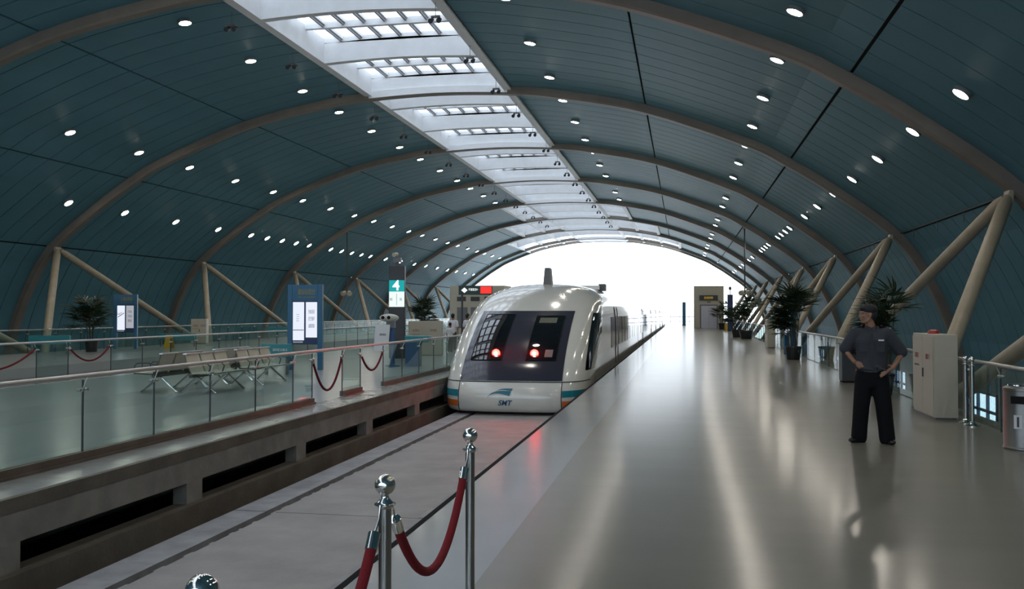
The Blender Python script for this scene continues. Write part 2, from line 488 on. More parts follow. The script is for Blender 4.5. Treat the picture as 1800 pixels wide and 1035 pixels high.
# ------------------------------------------------------------------ arches
rb = MB()
FULL = [(-p[0], p[1]) for p in ROOF[:0:-1]] + ROOF
def rib_mesh():
    m = MB(); pts = sorted(set(FULL[::2] + [FULL[-1], FULL[0], (-SK, roof_z(SK)), (SK, roof_z(SK))]), key=lambda p: (p[0], p[1] if p[0] < 0 else -p[1]))
    hw = 0.21
    rows = []
    for (s, z) in pts:
        n = roof_n(s if abs(s) > 0.01 else 0.01)
        a = (XC+s+n.x*-0.02, z-n.y*0.02*-1 if False else z+0.02); b_ = (XC+s+n.x*0.33, z+n.y*0.33); c = (XC+s+n.x*0.27, z+n.y*0.27)
        rows.append(((a[0], -hw, a[1]), (c[0], -hw, c[1]), (b_[0], -hw+0.06, b_[1]), (b_[0], hw-0.06, b_[1]), (c[0], hw, c[1]), (a[0], hw, a[1])))
    m.grid([[r[0] for r in rows], [r[1] for r in rows]]); m.grid([[r[4] for r in rows], [r[5] for r in rows]])
    m.grid([[r[1] for r in rows], [r[2] for r in rows], [r[3] for r in rows], [r[4] for r in rows]], mi=1)
    m.grid([[r[5] for r in rows], [r[0] for r in rows]])
    return m
rm = rib_mesh()
in_sky = lambda f: all(abs(rm.v[i][0]-XC) < SK+0.02 for i in f)
body = MB(); body.v = rm.v; body.f = [f for f, q in zip(rm.f, rm.m) if q == 0 and not in_sky(f)]; body.m = [0]*len(body.f)
sof = MB(); sof.v = rm.v; sof.f = [f for f, q in zip(rm.f, rm.m) if q == 1]; sof.m = [0]*len(sof.f)
web = MB(); web.v = rm.v; web.f = [f for f, q in zip(rm.f, rm.m) if q == 0 and in_sky(f)]; web.m = [0]*len(web.f)
web_me = web.mesh('white_web', M_WHITE, fix=False)
rib_me = body.mesh('arch_rib', M_ARCH, fix=False); sof_me = sof.mesh('soffit_flange', M_ARCH, fix=False)
for y in ARCH + [Y1+4.6]:
    o = tag(link('arch_rib', rib_me, None, (0, y, 0)), 'brown-grey steel arch rib spanning the whole teal vault', 'roof arch', 'arch ribs of the station vault')
    link('soffit_flange', sof_me, o); link('white_web', web_me, o)

# V struts between the arches and the platform sides
JX, JZ = 18.62, 4.62
FX, FZ = 15.15, -0.75
def strut_pair(sgn, yj, label, group):
    o = thing('v_strut', (XC+sgn*JX, yj, JZ), label, 'strut', group)
    for dy, fx in ((-5.4, FX), (9.6, FX+0.45)):
        a = Vector((0, 0, 0)); b = Vector((sgn*(fx-JX), dy, FZ-JZ)); d = (b-a).normalized()
        st_ = MB().tube([a+d*0.15, a+d*0.45, b-d*0.5, b], [0.10, 0.165, 0.165, 0.11], 14).build('strut', M_STRUT, o, smooth=True)
    MB().obox((0, 0, -0.06), (0.05, 0, 0), (0, 0.20, 0), (0, 0, 0.15)).build('gusset_plate', M_STRUT, o)
    MB().tube([(0, -0.18, 0), (0, 0.18, 0)], 0.07, 10).build('pin', M_STRUT, o)
    for dy, fx in ((-5.4, FX), (9.6, FX+0.45)):
        MB().box(sgn*(fx-JX)-0.2, sgn*(fx-JX)+0.2, dy-0.25, dy+0.25, -6.0-JZ, FZ-JZ+0.05).build('foot_pier', M_CONCD, o)
for y in ARCH[1:]:
    strut_pair(1, y, 'cream steel V strut propping an arch rib outside the platform railing by the palms', 'struts beside the near platform')
    strut_pair(-1, y, 'cream steel V strut propping an arch rib along the far platform wall', 'struts beside the far platform')
# tie rod along the strut heads on the near side, with small hangers
CX, CZ = 18.97, roof_z(18.97)-0.045
tr = thing('tie_rod', (XC+CX, 0, CZ), 'thin dark conduit running between the strut heads above the platform side', 'conduit')
for ya, yb in zip(ARCH[1:], ARCH[2:]):
    MB().tube([(0, ya+0.20, 0), (0, yb-0.20, 0)], 0.03, 6).build('rod', M_DGREY, tr)
    for q in (2.2, 5.0, 8.0, 11.2):
        MB().tube([(0, ya+q, 0), (0, ya+q, -0.35)], 0.012, 5).build('hanger', M_DGREY, tr)
        MB().tube([(0, ya+q, 0), (0.05, ya+q, 0.05)], 0.012, 5).build('bracket', M_DGREY, tr)

# ------------------------------------------------------------------ skylight lantern
sky = struct('skylight')
LH = 0.66                          # lantern depth
def sk_line(s0, s1, n, dz):        # points (x,z) across between signed halves following the roof, raised
    return [(XC+s, roof_z(s)+dz) for s in [s0+(s1-s0)*i/n for i in range(n+1)]]
pane_cache = {}
restp = MB(); restf = MB()
for ki, (ya, yb) in enumerate(zip(ARCH, ARCH[1:])):
    k = ki-3
    h = sk_half(k)
    mods = [-SK, SK]
    for q in (5.4, 7.8, 10.15):
        if h >= q: mods = [-q] + mods + [q]
    # side beams
    for s in mods:
        x = XC+s; z = roof_z(s); t = 0.10
        MB().box(x-t, x+t, ya, yb, z-0.10, z+LH+0.12).build('side_beam', M_WHITE, sky)
        MB().box(x-0.16, x+0.16, ya, yb, z-0.17, z-0.10).build('beam_flange', M_WHITE, sky)
    offs = [0.0, 2.65, 8.0]
    for a, b_ in zip(mods, mods[1:]):
        n = 8 if b_-a > 4 else 3
        for o_ in offs:
            y = ya+o_
            top = sk_line(a, b_, 8, LH-0.05); bot = sk_line(a, b_, 8, -0.10)
            m = MB()
            for yy in (-0.09, 0.09): m.grid([[(x, y+yy, z) for x, z in bot], [(x, y+yy, z) for x, z in top]])
            m.grid([[(x, y-0.09, z) for x, z in top], [(x, y+0.09, z) for x, z in top]])
            m.build('cross_beam', M_WHITE, sky, fix=False)
            m = MB()
            b0 = sk_line(a, b_, 8, -0.17); b1 = sk_line(a, b_, 8, -0.10)
            m.grid([[(x, y-0.15, z) for x, z in b1], [(x, y-0.15, z) for x, z in b0], [(x, y+0.15, z) for x, z in b0], [(x, y+0.15, z) for x, z in b1]])
            m.build('cross_flange', M_WHITE, sky, fix=False)
        # glazing: white frames with panes
        rows = []
        for (p, q, nr) in ((0.0, 2.65, 2), (2.65, 8.0, 3), (8.0, BAY, 3)):
            for r in range(nr): rows.append((p+(q-p)*r/nr, p+(q-p)*(r+1)/nr))
        cols = sk_line(a, b_, n, LH+0.06)
        fm = MB(); bars = MB()
        for (p, q) in rows:
            y = ya+p
            fm.box(XC+a, XC+b_, y-0.09, y+0.09, roof_z(SK if abs(a) <= SK+.01 else (a+b_)/2)+LH-0.02, roof_z(0 if abs(a) <= SK+.01 else (a+b_)/2)+LH+0.10)
        for (x, z) in cols:
            fm.box(x-0.09, x+0.09, ya, yb, z-0.02, z+0.10)
            bars.box(x-0.035, x+0.035, ya, yb, z-0.10, z-0.02)
        fm.build('glazing_frame', M_WHITE, sky); bars.build('glazing_bar', M_BAR, sky)
        for (p, q) in rows:
            for c0, c1 in zip(cols, cols[1:]):
                if 0 <= k <= 2:
                    key = (round(c0[0], 3), round(p, 2))
                    if key not in pane_cache:
                        pane_cache[key] = MB().obox(((c0[0]+c1[0])/2, (p+q)/2, (c0[1]+c1[1])/2+0.05), ((c1[0]-c0[0])/2-0.08, 0, (c1[1]-c0[1])/2*0.8), (0, (q-p)/2-0.08, 0), (0, 0, 0.008)).mesh('pane', M_SKYG)
                    link('pane', pane_cache[key], sky, (0, ya, 0))
                else:
                    restp.obox(((c0[0]+c1[0])/2, ya+(p+q)/2, (c0[1]+c1[1])/2+0.05), ((c1[0]-c0[0])/2-0.08, 0, (c1[1]-c0[1])/2*0.8), (0, (q-p)/2-0.08, 0), (0, 0, 0.008))
tag(restp.build('pane_field', M_SKYG, sky), kind='stuff')
# end lip glazing
for s0, s1 in zip([-10.15,-7.8,-5.4,-3.13,3.13,5.4,7.8], [-7.8,-5.4,-3.13,3.13,5.4,7.8,10.15]):
    pts = sk_line(s0, s1, 6, 0.0); m = MB()
    m.grid([[(x, Y1, z+0.05) for x, z in pts], [(x, Y1+4.6, z+0.05) for x, z in pts]]); m.build('lip_pane', M_SKYG, sky, fix=False)
    m = MB(); m.box(XC+s0-0.12, XC+s0+0.12, Y1, Y1+4.6, roof_z(s0)-0.2, roof_z(s0)+0.15); m.build('lip_beam', M_WHITE, sky)

# ------------------------------------------------------------------ downlights
ring = MB()
ring.lathe([(0.215, -0.01), (0.225, 0.02), (0.215, 0.10), (0.19, 0.10), (0.185, 0.03), (0.18, 0.025)], 16)
ring_me = ring.mesh('downlight', M_RIM, smooth=True)
lens_me = MB().lathe([(0.182, 0.045), (0.182, 0.085), (0.12, 0.115), (0.03, 0.125)], 16).mesh('lens', M_LAMP, smooth=True)
def in_frame(x, y, z, pad=25):
    a, p = R(10.65), R(1.08); dz = z-CAM_H
    xc = x*math.cos(a)+y*math.sin(a); d = -x*math.sin(a)+y*math.cos(a)
    dd = d*math.cos(p)+dz*math.sin(p); zz = -d*math.sin(p)+dz*math.cos(p)
    if dd <= 0.1: return False
    u, v = 900+1600*xc/dd, 517.5-1600*zz/dd
    return -pad < u < 1800+pad and -pad < v < 1035+pad
def downlight(s, y, label, group):
    sg = 1 if s > 0 else -1
    n = roof_n(s); z = roof_z(s)
    nv = Vector((n.x, 0, n.y))
    sfx = '' if in_frame(XC+s, y, z) else '_offscreen'
    o = tag(link('downlight'+sfx, ring_me, None, (XC+s, y, z)), label, 'ceiling light', group)
    o.rotation_euler = Vector((0, 0, 1)).rotation_difference(nv).to_euler()
    link('lens'+sfx, lens_me, o)
ROWS = [(5.31, 'beside the skylight'), (13.13, 'halfway down the vault'), (16.69, 'low on the vault')]
ROWOFF = {(5.31, 1): (1.45, 6.1, 10.8), (5.31, -1): (1.85, 6.4, 11.1), (13.13, 1): (1.25, 5.85, 10.5), (13.13, -1): (2.2, 6.8, 11.4), (16.69, 1): (1.25, 5.8, 10.3), (16.69, -1): (2.3, 6.9, 11.5)}
for s, where in ROWS:
    for sg in (-1, 1):
        side = 'over the near platform' if sg > 0 else 'over the far platform'
        if s < 6: side = 'on the train side' if sg > 0 else 'on the side away from the train'
        lab = 'downlight in the row %s %s' % (where, side)
        grp = 'downlight row %s %s' % (where, side)
        L = [Y0 + BAY*b + q for b in range(10) for q in ROWOFF[(s, sg)]]
        if s > 16: L += [(a+b)/2 for a, b in zip(L, L[1:]) if 52.5 < (a+b)/2 < 78 and min(abs((a+b)/2-q) for q in ARCH) > 1.2]
        for y in sorted(L):
            if sk_half(int((y-ARCH[3])//BAY)) + 0.6 > s: continue
            if y < 2: continue
            downlight(sg*s, y, lab, grp)

# spotlights hanging along the skylight edges
def spot_proto():
    o = thing('hanging_spotlight', (0, 0, 0), '', 'spotlight')
    MB().tube([(0, 0, 0), (0, 0, -0.42)], 0.010, 6).build('stem', M_MGREY, o)
    MB().box(-0.14, 0.14, -0.04, 0.04, -0.48, -0.42).build('bracket', M_MGREY, o)
    for s in (-1, 1):
        MB().tube([(s*0.12, 0.10, -0.50), (s*0.13, -0.10, -0.60), (s*0.13, -0.13, -0.615)], [0.05, 0.075, 0.08], 10).build('lamp_head', M_DGREY, o, smooth=True)
    return o
sp = spot_proto(); first = True
for i in range(16):
    for s, nm in ((2.78, 'dark twin spotlight hanging from the skylight edge on the train side'), (-3.72, 'twin spotlight hanging under the skylight edge away from the train')):
        o = sp if first else copy_tree(sp)
        first = False
        y = 26.9 + 4.6*i
        o.location = (XC+s, y, roof_z(s)+0.01)
        o['label'] = nm; o['group'] = nm.split(' hanging')[0] + 's along the skylight'
        if s > 0: o.location.z = roof_z(SK)-0.16; o.location.x = XC+3.05

# ------------------------------------------------------------------ railings of glass panels
def railing(x, spans, zr, label, group=None, kerb=False, gaps=(), y0=0, y1=100, side=1):
    o = thing('glass_railing', (x, 0, 0), label, 'railing', group)
    MB().tube([(side*0.06, y0, zr), (side*0.06, y1, zr)], 0.026, 10).build('handrail', M_STEEL, o, smooth=True)
    cl = MB()
    cl.box(-0.015, 0.015, -0.012, 0.012, zr-0.18, zr-0.14); cl.tube([(0, 0, zr-0.16), (side*0.06, 0, zr-0.02)], 0.007, 6)
    cl.tube([(-0.012, -0.06, zr-0.16), (-0.012, 0.06, zr-0.16)], 0.007, 6)
    for s in (-1, 1): cl.tube([(-0.025, s*0.06, zr-0.16), (0.02, s*0.06, zr-0.16)], 0.016, 8)
    clm = cl.mesh('clamp', M_STEEL)
    posts = set()
    kz = 0.10 if kerb else 0.02
    pm = {}
    for (a, b) in spans:
        L = round(b-a, 3)
        if L not in pm:
            pm[L] = MB().box(-0.006, 0.006, 0.012, L-0.012, kz, zr-0.05).mesh('glass_panel', M_GLASS)
        link('glass_panel', pm[L], o, (0, a, 0))
        posts |= {round(a, 3), round(b, 3)}
    bar = MB().box(-0.010, 0.010, -0.006, 0.006, 0.0, zr-0.05).mesh('post', M_DGREY)
    for y in sorted(posts):
        link('post', bar, o, (0, y, 0)); link('clamp', clm, o, (0, y, 0))
    if kerb:
        runs = []; 
        for a, b in spans:
            if runs and abs(runs[-1][1]-a) < 0.02: runs[-1][1] = b
            else: runs.append([a, b])
        for a, b in runs:
            MB().box(-0.05, 0.05, a, b, 0.0, 0.10).build('kerb', M_BROWN, o)
            MB().box(0.05, 0.085, a, b, 0.0, 0.028).build('kerb_lip', M_YELTXT if False else M_BROWN, o)
    return o
def span_list(edges, gaps):
    return [(a, b) for a, b in zip(edges, edges[1:]) if not any(abs(a-g) < 0.02 for g in gaps)]
near = [15.44-0.82] 
e = [14.62 - 1.386*i for i in range(10)][::-1] + [15.44, 16.91, 17.93, 19.38] + [19.38+1.386*i for i in range(1, 60)]
railing(RAILX, span_list(e, (15.44, 17.93)), 0.944, 'glass balustrade with steel handrail and brown kerb along the train trough', kerb=True, y0=e[0], y1=e[-1], side=1)
e2 = [18.34-1.386*i for i in range(0, 4)][::-1]
e2 = [e2[0]-1.386*2, e2[0]-1.386, ] + e2
e2 = [10.0, 11.4, 12.8, 14.2, 15.6, 18.34, 19.43, 21.08] + [21.08+1.386*i for i in range(1, 45)]
railing(mx(RAILX), span_list(e2, (15.6, 19.43)), 0.944, 'glass balustrade on the far side of the island behind the steel benches', y0=e2[0], y1=e2[-1], side=-1)
e3 = [6.0+1.5*i for i in range(70)]
railing(4.27, span_list(e3, ()), 0.924, 'glass balustrade beside the cream fire cabinets and potted palms', y0=e3[0], y1=e3[-1], side=-1)
e4 = [14.0+1.6*i for i in range(60)]
railing(mx(4.27), span_list(e4, ()), 0.93, 'glass balustrade along the far platform wall', y0=e4[0], y1=e4[-1], side=1)
# end railing across the platform head
o = thing('end_railing', (0, PEND-0.4, 0), 'pale blue railing across the platform end in the daylight', 'railing')
for z in (0.35, 1.0): MB().tube([(EDGE+0.3, 0, z), (4.4, 0, z)], 0.04, 8).build('rail_bar', M_BLUE, o)
for i in range(6):
    x = EDGE+0.4+i*1.2
    MB().tube([(x, 0, 0), (x, 0, 1.02)], 0.035, 8).build('post', M_BLUE, o)

def catenary(a, b, sag, n=18):
    a, b = Vector(a), Vector(b); out = []
    for i in range(n+1):
        t = i/n; p = a.lerp(b, t); p.z -= sag*4*t*(1-t); out.append(p)
    return out
for x, a, b, z, sag, lab in ((RAILX, 15.445, 16.905, 0.80, 0.62, 'dark red rope closing the wider gap in the glass balustrade by the lit board'),
                             (RAILX, 17.935, 19.375, 0.80, 0.40, 'dark red rope closing the gap in the glass balustrade beside the white lookout viewer'),
                             (mx(RAILX), 15.605, 18.335, 0.82, 0.42, 'long dark red rope closing a gap in the island far balustrade'),
                             (mx(RAILX), 19.435, 21.075, 0.82, 0.38, 'short dark red rope closing a gap in the far balustrade near the palm')):
    pts = catenary((0, a, z), (0, b, z), sag)
    o = tag(MB().tube(pts, 0.022, 8).build('barrier_rope', M_ROPED, smooth=True, loc=(x+0.0, 0, 0)), lab, 'rope', None)
    for p, q in ((pts[0], pts[1]), (pts[-1], pts[-2])):
        d = (q-p).normalized()
        MB().tube([p-d*0.0, p+d*0.09], 0.027, 8).build('end_cap', M_CHROME, o, smooth=True)

# ------------------------------------------------------------------ rope stanchions
def stanchion(name, loc, label, group=None, H=1.0, r=0.026, base=0.16, arms=True):
    o = thing(name, loc, label, 'stanchion', group)
    MB().lathe([(base, 0), (base, 0.012), (base*0.9, 0.022), (0.05, 0.045), (0.034, 0.06), (r, 0.07)], 28).build('base', M_CHROME, o, smooth=True)
    MB().lathe([(r, 0.06), (r, H-0.135)], 20).build('post', M_TUBE, o, smooth=True)
    MB().lathe([(r+0.002, H-0.135), (r+0.008, H-0.125), (r+0.006, H-0.11), (0.017, H-0.095), (0.015, H-0.085), (0.019, H-0.075)], 20).build('collar', M_CHROME, o, smooth=True)
    MB().ell((0, 0, H-0.042), 0.042, 0.042, 0.042, 24, 16).build('ball_finial', M_CHROME, o, smooth=True)
    if arms:
        m = MB()
        for s in (-1, 1):
            m.tube([(0, s*(r), H-0.118), (0, s*0.045, H-0.118), (0, s*0.056, H-0.112)], [0.005, 0.005, 0.007], 8)
        # ring plate
        m.lathe([(0.022, H-0.122), (0.043, H-0.121), (0.043, H-0.117), (0.022, H-0.116)], 20)
        m.build('hook_ring', M_CHROME, o, smooth=True)
    return o
SX = -1.175; SY = (2.09, 3.5, 4.98)
labs = ('polished stanchion whose ball top alone rises into view over the guideway', 'polished stanchion with a red rope hooked on both sides',
        'polished ball-topped stanchion that ends the red rope')
for y, l in zip(SY, labs): stanchion('rope_stanchion', (SX, y, 0), l)
def velvet(a, b, sag, label, r=0.021):
    pts = catenary(a, b, sag, 26)
    o = tag(MB().tube(pts[2:-2], r, 14).build('velvet_rope', M_ROPE, smooth=True), label, 'rope')
    for P in (pts, pts[::-1]):
        d = (P[2]-P[0]).normalized()
        c = P[2]
        MB().tube([c-d*0.055, c-d*0.05, c+d*0.02], [0.015, r+0.0035, r+0.0035], 14).build('end_cap', M_CHROME, o, smooth=True)
        MB().tube([P[0], P[0].lerp(c-d*0.05, 0.5)+Vector((0.006, 0, 0)), c-d*0.05], 0.0045, 8).build('hook', M_CHROME, o, smooth=True)
velvet((SX, SY[1]+0.055, 0.885), (SX, SY[2]-0.055, 0.885), 0.46, 'red velvet rope hanging between two polished stanchions')
velvet((SX, SY[0]+0.055, 0.885), (SX, SY[1]-0.055, 0.885), 0.46, 'red velvet rope running down from the middle stanchion towards the lowest ball top')

# ------------------------------------------------------------------ train
train = thing('maglev_train', (TRK, 0, 0), 'white maglev train with dark windscreen and glowing red tail lamps standing at the platform', 'train')
PROF = [(-1.40,1.66),(-1.0,1.74),(-0.73,1.775),(-0.4,1.80),(0.0,1.815),(0.5,1.81),(0.9,1.81),(1.3,1.80),(1.6,1.79),(1.9,1.74),(2.1,1.64),(2.25,1.48),(2.36,1.26),(2.44,0.94),(2.475,0.56),(2.485,0.0)]
def wz(z):
    for (a, wa), (b, wb) in zip(PROF, PROF[1:]):
        if a <= z <= b: return wa+(wb-wa)*(z-a)/(b-a)
    return PROF[0][1] if z < PROF[0][0] else 0.0
NY = 21.05
def Bz(z):
    if z < -0.35:
        return 0.25*((-0.35-z)/0.5)**3 if z > -0.9 else 0.25*1.331+(-0.9-z)*1.2
    r = min(1, (z+0.35)/2.835)
    return 6.3*(1-max(0, 1-r**1.5)**(2/3))
def noseY(x, z):
    wv = max(wz(z), 1e-3); s = min(1, abs(x)/wv)
    return NY + 2.9*(1-max(0, 1-s**4.5)**(1/4.5)) + Bz(z)
zs = []
for (a, _), (b, _) in zip(PROF, PROF[1:]):
    n = 3 if b-a > 0.2 else 2
    zs += [a+(b-a)*i/n for i in range(n)]
zs = [-0.70] + [z for z in zs if z > -0.69] + [2.485]
ss = [math.sin(PI/2*t) if abs(t) > .6 else t for t in []]
NS = 60
ss = []
for i in range(NS+1):
    t = -1+2*i/NS
    ss.append(math.copysign(1-(1-abs(t))**2.4, t))
rows = [[(wz(z)*s, noseY(wz(z)*s, z), z) for s in ss] for z in zs]
nose = MB(); nose.grid(rows)
bot = [(wz(-0.7)*s*0.985, noseY(wz(-0.7)*s, -0.7)+0.16, -0.745) for s in ss]; bot2 = [(wz(-0.7)*s*0.9, noseY(wz(-0.7)*s, -0.7)+0.9, -0.75) for s in ss]; nose.grid([bot2, bot])
nose.grid([bot, rows[0]])
CARS = [21.0]
# sides of the nose section back to Y=46
for sg in (-1, 1):
    edge = [(sg*wz(z), noseY(sg*wz(z), z), z) for z in zs]
    back = [(sg*wz(z), 46.0, z) for z in zs]
    nose.grid([edge, back])
    nose.grid([[(sg*wz(-.7), 24.0, -.7), (sg*wz(-.7), 46, -.7)], [(sg*1.66, 24.4, -1.4), (sg*1.66, 46, -1.4)]])
nose.build('nose_car_body', M_TRAIN, train, smooth=True, angle=50)
prof2 = [(w_, z) for z, w_ in PROF]; prof2 = prof2 + [(-a, b) for a, b in prof2[-2::-1]]
carp = MB(); carp.prism(prof2, 0, 24.6)
car_me = carp.mesh('car_body', M_TRAIN, smooth=True, angle=50)
NC = 4
for i in range(NC):
    link('car_body', car_me, train, (0, 46.25+24.85*i, 0))
    link('gangway', MB().prism([(x*0.93, z*0.95) for x, z in prof2], 45.95+24.85*i, 46.3+24.85*i).mesh('gangway', M_SEAM), train)
MB().box(-1.25, 1.25, 22.4, 145, -0.795, -0.755).build('undertray', M_MGREY, train)

def noff(x, z, d):                 # surface point pushed outward by d
    e = 0.01
    p = Vector((x, noseY(x, z), z))
    dx = Vector((2*e, noseY(x+e, z)-noseY(x-e, z), 0)); dz = Vector((0, noseY(x, z+e)-noseY(x, z-e), 2*e))
    n = dx.cross(dz).normalized()
    if n.y > 0: n = -n
    return p+n*d
def patch(xf0, xf1, z0, z1, d, nx=14, nz=12):   # xf: functions of z giving x limits
    rows = []
    for j in range(nz+1):
        z = z0+(z1-z0)*j/nz; a, b = xf0(z), xf1(z)
        rows.append([noff(a+(b-a)*i/nx, z, d) for i in range(nx+1)])
    return MB().grid(rows)
C = lambda v: (lambda z: v)
scr = patch(C(-1.235), C(1.235), 0.005, 1.66, 0.012).build('windscreen', M_SCREEN, train, smooth=True)
lw = patch(lambda z: -1.06+0.0*z, C(-0.30), 0.46, 1.56, 0.022).build('window', M_WGLASS, scr, smooth=True)
rw = patch(C(0.30), C(1.03), 0.46, 1.52, 0.022).build('window', M_WGLASS, scr, smooth=True)
def loopbar(pts, r, name, m, par): return MB().tube(pts, r, 6).build(name, m, par, smooth=True)
for (a, b, z0, z1) in ((0.30, 1.03, 0.46, 1.52), (-1.06, -0.30, 0.46, 1.56)):
    P = [noff(a+(b-a)*t/6, z0, 0.02) for t in range(7)] + [noff(b, z0+(z1-z0)*t/8, 0.02) for t in range(1, 9)] + [noff(b+(a-b)*t/6, z1, 0.02) for t in range(1, 7)] + [noff(a, z1+(z0-z1)*t/8, 0.02) for t in range(1, 9)]
    loopbar(P, 0.012, 'window_seal', M_BLACK, scr)
# inner blind and destination box behind the glass on the right side
patch(C(0.40), C(0.85), 1.34, 1.47, 0.026, 4, 3).build('sun_blind', mat('blind_green', (0.10, 0.10, 0.07), rough=0.6), rw, smooth=True)
patch(C(0.74), C(0.93), 0.53, 0.70, 0.026, 4, 3).build('instrument_grille', M_MGREY, rw, smooth=True)
for x in (-0.46, 0.49):
    p = noff(x, 0.60, 0.04)
    tl = MB().ell(p, 0.10, 0.05, 0.10, 18, 10).build('tail_lamp', M_TAIL, train, smooth=True)
    MB().ell(p+Vector((0, -0.03, 0)), 0.05, 0.03, 0.05, 14, 8).build('lamp_core', M_TAILC, tl, smooth=True)
# seams
loopbar([noff(x, -0.015, 0.004) for x in [-1.78+3.56*i/60 for i in range(61)]], 0.012, 'body_seam', M_SEAM, train)
for x in (-1.235, 1.235): loopbar([noff(x, -0.78+0.76*i/10, 0.003) for i in range(11)], 0.009, 'panel_seam', M_SEAM, train)
# lower stripes on the rounded corners and along the sides
for sg in (-1, 1):
    for z0, z1, m, nm in ((-0.36, -0.21, M_STEAL, 'teal_stripe'), (-0.60, -0.45, M_SORANGE, 'orange_stripe')):
        a, b = sorted((sg*1.25, sg*1.795)); rows = []
        xs = [sg*(1.795-(0.545)*(1-i/16)**2.4) for i in range(17)]
        rows = [[noff(min(abs(x), wz(z)-0.003)*sg, z, 0.006) for x in xs] for z in (z0, (z0+z1)/2, z1)]
        pt = MB().grid(rows)
        rows2 = [[(sg*(wz(z)+0.005), y, z) for y in (23.5, 35, 46)] for z in (z0, (z0+z1)/2, z1)]
        pt.grid(rows2)
        pt.build(nm, m, train, smooth=True)
# side cab window, passenger windows, doors
def side_quad(pts, d, name, m, par, sg):
    mb = MB(); r0 = []
    zsl = sorted({z for _, z in pts})
    mb.f.append(tuple(range(len(pts)))); mb.m.append(0)
    for y, z in pts: mb.v.append((sg*(wz(z)+d), y, z))
    return mb.build(name, m, par)
for sg in (-1, 1):
    rows = []
    for j in range(11):
        z = 0.22+1.40*j/10
        t = j/10
        yb = NY + 0.75 + Bz(z)*0.98; L = 2.0*math.sin(PI*min(1, 0.10+0.82*t))**0.6
        row = []
        for i in range(7):
            y = yb+L*i/6
            # x on the nose at that y
            u = min(max((y-NY-Bz(z))/2.9, 0.0), 1.0)
            s = (1-(1-u)**4.5)**(1/4.5) if u < 1 else 1
            row.append((sg*(wz(z)*s+0.012), y, z))
        rows.append(row)
    MB().grid(rows).build('cab_side_window', M_WGLASS, train, smooth=True)
    # windows along the cars
    for c in range(NC+1):
        yb = 21.4+24.85*c; first_w = 7.6 if c == 0 else 3.2
        for i in range(9 if c == 0 else 11):
            y0 = yb+first_w+i*1.7
            if y0 > yb+23: break
            if i in (1, 9):     # door
                m = MB(); rows = [[(sg*(wz(z)+0.006), y, z) for y in (y0, y0+1.1)] for z in (-0.05, 0.5, 0.9, 1.3, 1.6, 1.8)]
                d = m.grid(rows).build('door', M_TRAIN, train, smooth=True)
                m = MB().grid([[(sg*(wz(z)+0.014), y, z) for y in (y0+0.2, y0+0.9)] for z in (0.45, 0.9, 1.3, 1.5)]).build('door_window', M_WGLASS, d, smooth=True)
                for yy in (y0, y0+1.1):
                    loopbar([(sg*(wz(z)+0.006), yy, z) for z in (-0.05, 0.5, 0.9, 1.3, 1.6, 1.8)], 0.014, 'door_seam', M_SEAM, d)
            else:
                MB().grid([[(sg*(wz(z)+0.010), y, z) for y in (y0, y0+1.48)] for z in (0.50, 0.9, 1.3, 1.48)]).build('passenger_window', M_WGLASS, train, smooth=True)
# roof gear
MB().prism([(-0.13, 2.40), (0.13, 2.40), (0.075, 2.98), (-0.075, 2.98)], 27.3, 27.75).build('antenna_fin', M_MGREY, train)
rf = MB().box(-0.9, 1.25, 31.0, 33.6, 2.40, 2.54)
rf.build('roof_fairing', M_TRAIN, train)
MB().box(1.2, 1.42, 31.2, 31.8, 2.36, 2.60).build('roof_camera', M_MGREY, train)
# logo: two swooshes and the letters
def front_poly(pts, name, m):
    mb = MB(); n = len(pts)
    for x, z in pts: mb.v.append(tuple(noff(x, z, 0.008)))
    h = n//2
    for i in range(h-1):
        mb.f.append((i, i+1, n-2-i, n-1-i)); mb.m.append(0)
    return mb.build(name, m, train)
up = [(-0.52+0.56*t/14, -0.345+0.17*math.sin(PI*0.62*t/14)) for t in range(15)]
def swoosh(x0, x1, zl, zr_, arch, th0, th1):
    a, b = [], []
    for t in range(15):
        u = t/14; x = x0+(x1-x0)*u; z = zl+(zr_-zl)*u+arch*math.sin(PI*min(1, u**0.6)*0.86)
        a.append((x, z)); b.append((x-0.03*u, z-(th0+(th1-th0)*u)))
    return a+b[::-1]
front_poly(swoosh(-0.50, 0.06, -0.37, -0.27, 0.10, 0.012, 0.105), 'logo_swoosh', M_LOGO)
front_poly(swoosh(-0.30, 0.10, -0.235, -0.185, 0.045, 0.006, 0.055), 'logo_swoosh', M_LOGO)
def text_mesh(txt, size, shear=0.0, bold=0.0, align='CENTER'):
    cu = bpy.data.curves.new('lettering', 'FONT'); cu.body = txt; cu.size = size; cu.align_x = align; cu.align_y = 'CENTER'
    cu.shear = shear; cu.offset = bold; cu.extrude = 0.003
    ob = bpy.data.objects.new('lettering', cu); COL.objects.link(ob)
    dg = bpy.context.evaluated_depsgraph_get(); me = bpy.data.meshes.new_from_object(ob.evaluated_get(dg))
    bpy.data.objects.remove(ob)
    return me
me = text_mesh('SMT', 0.17, shear=0.25, bold=0.004); me.materials.clear(); me.materials.append(M_LOGOB)
o = link('logo_lettering', me, train); p = noff(-0.09, -0.50, 0.012); o.location = p; o.rotation_euler = (R(90), 0, 0)

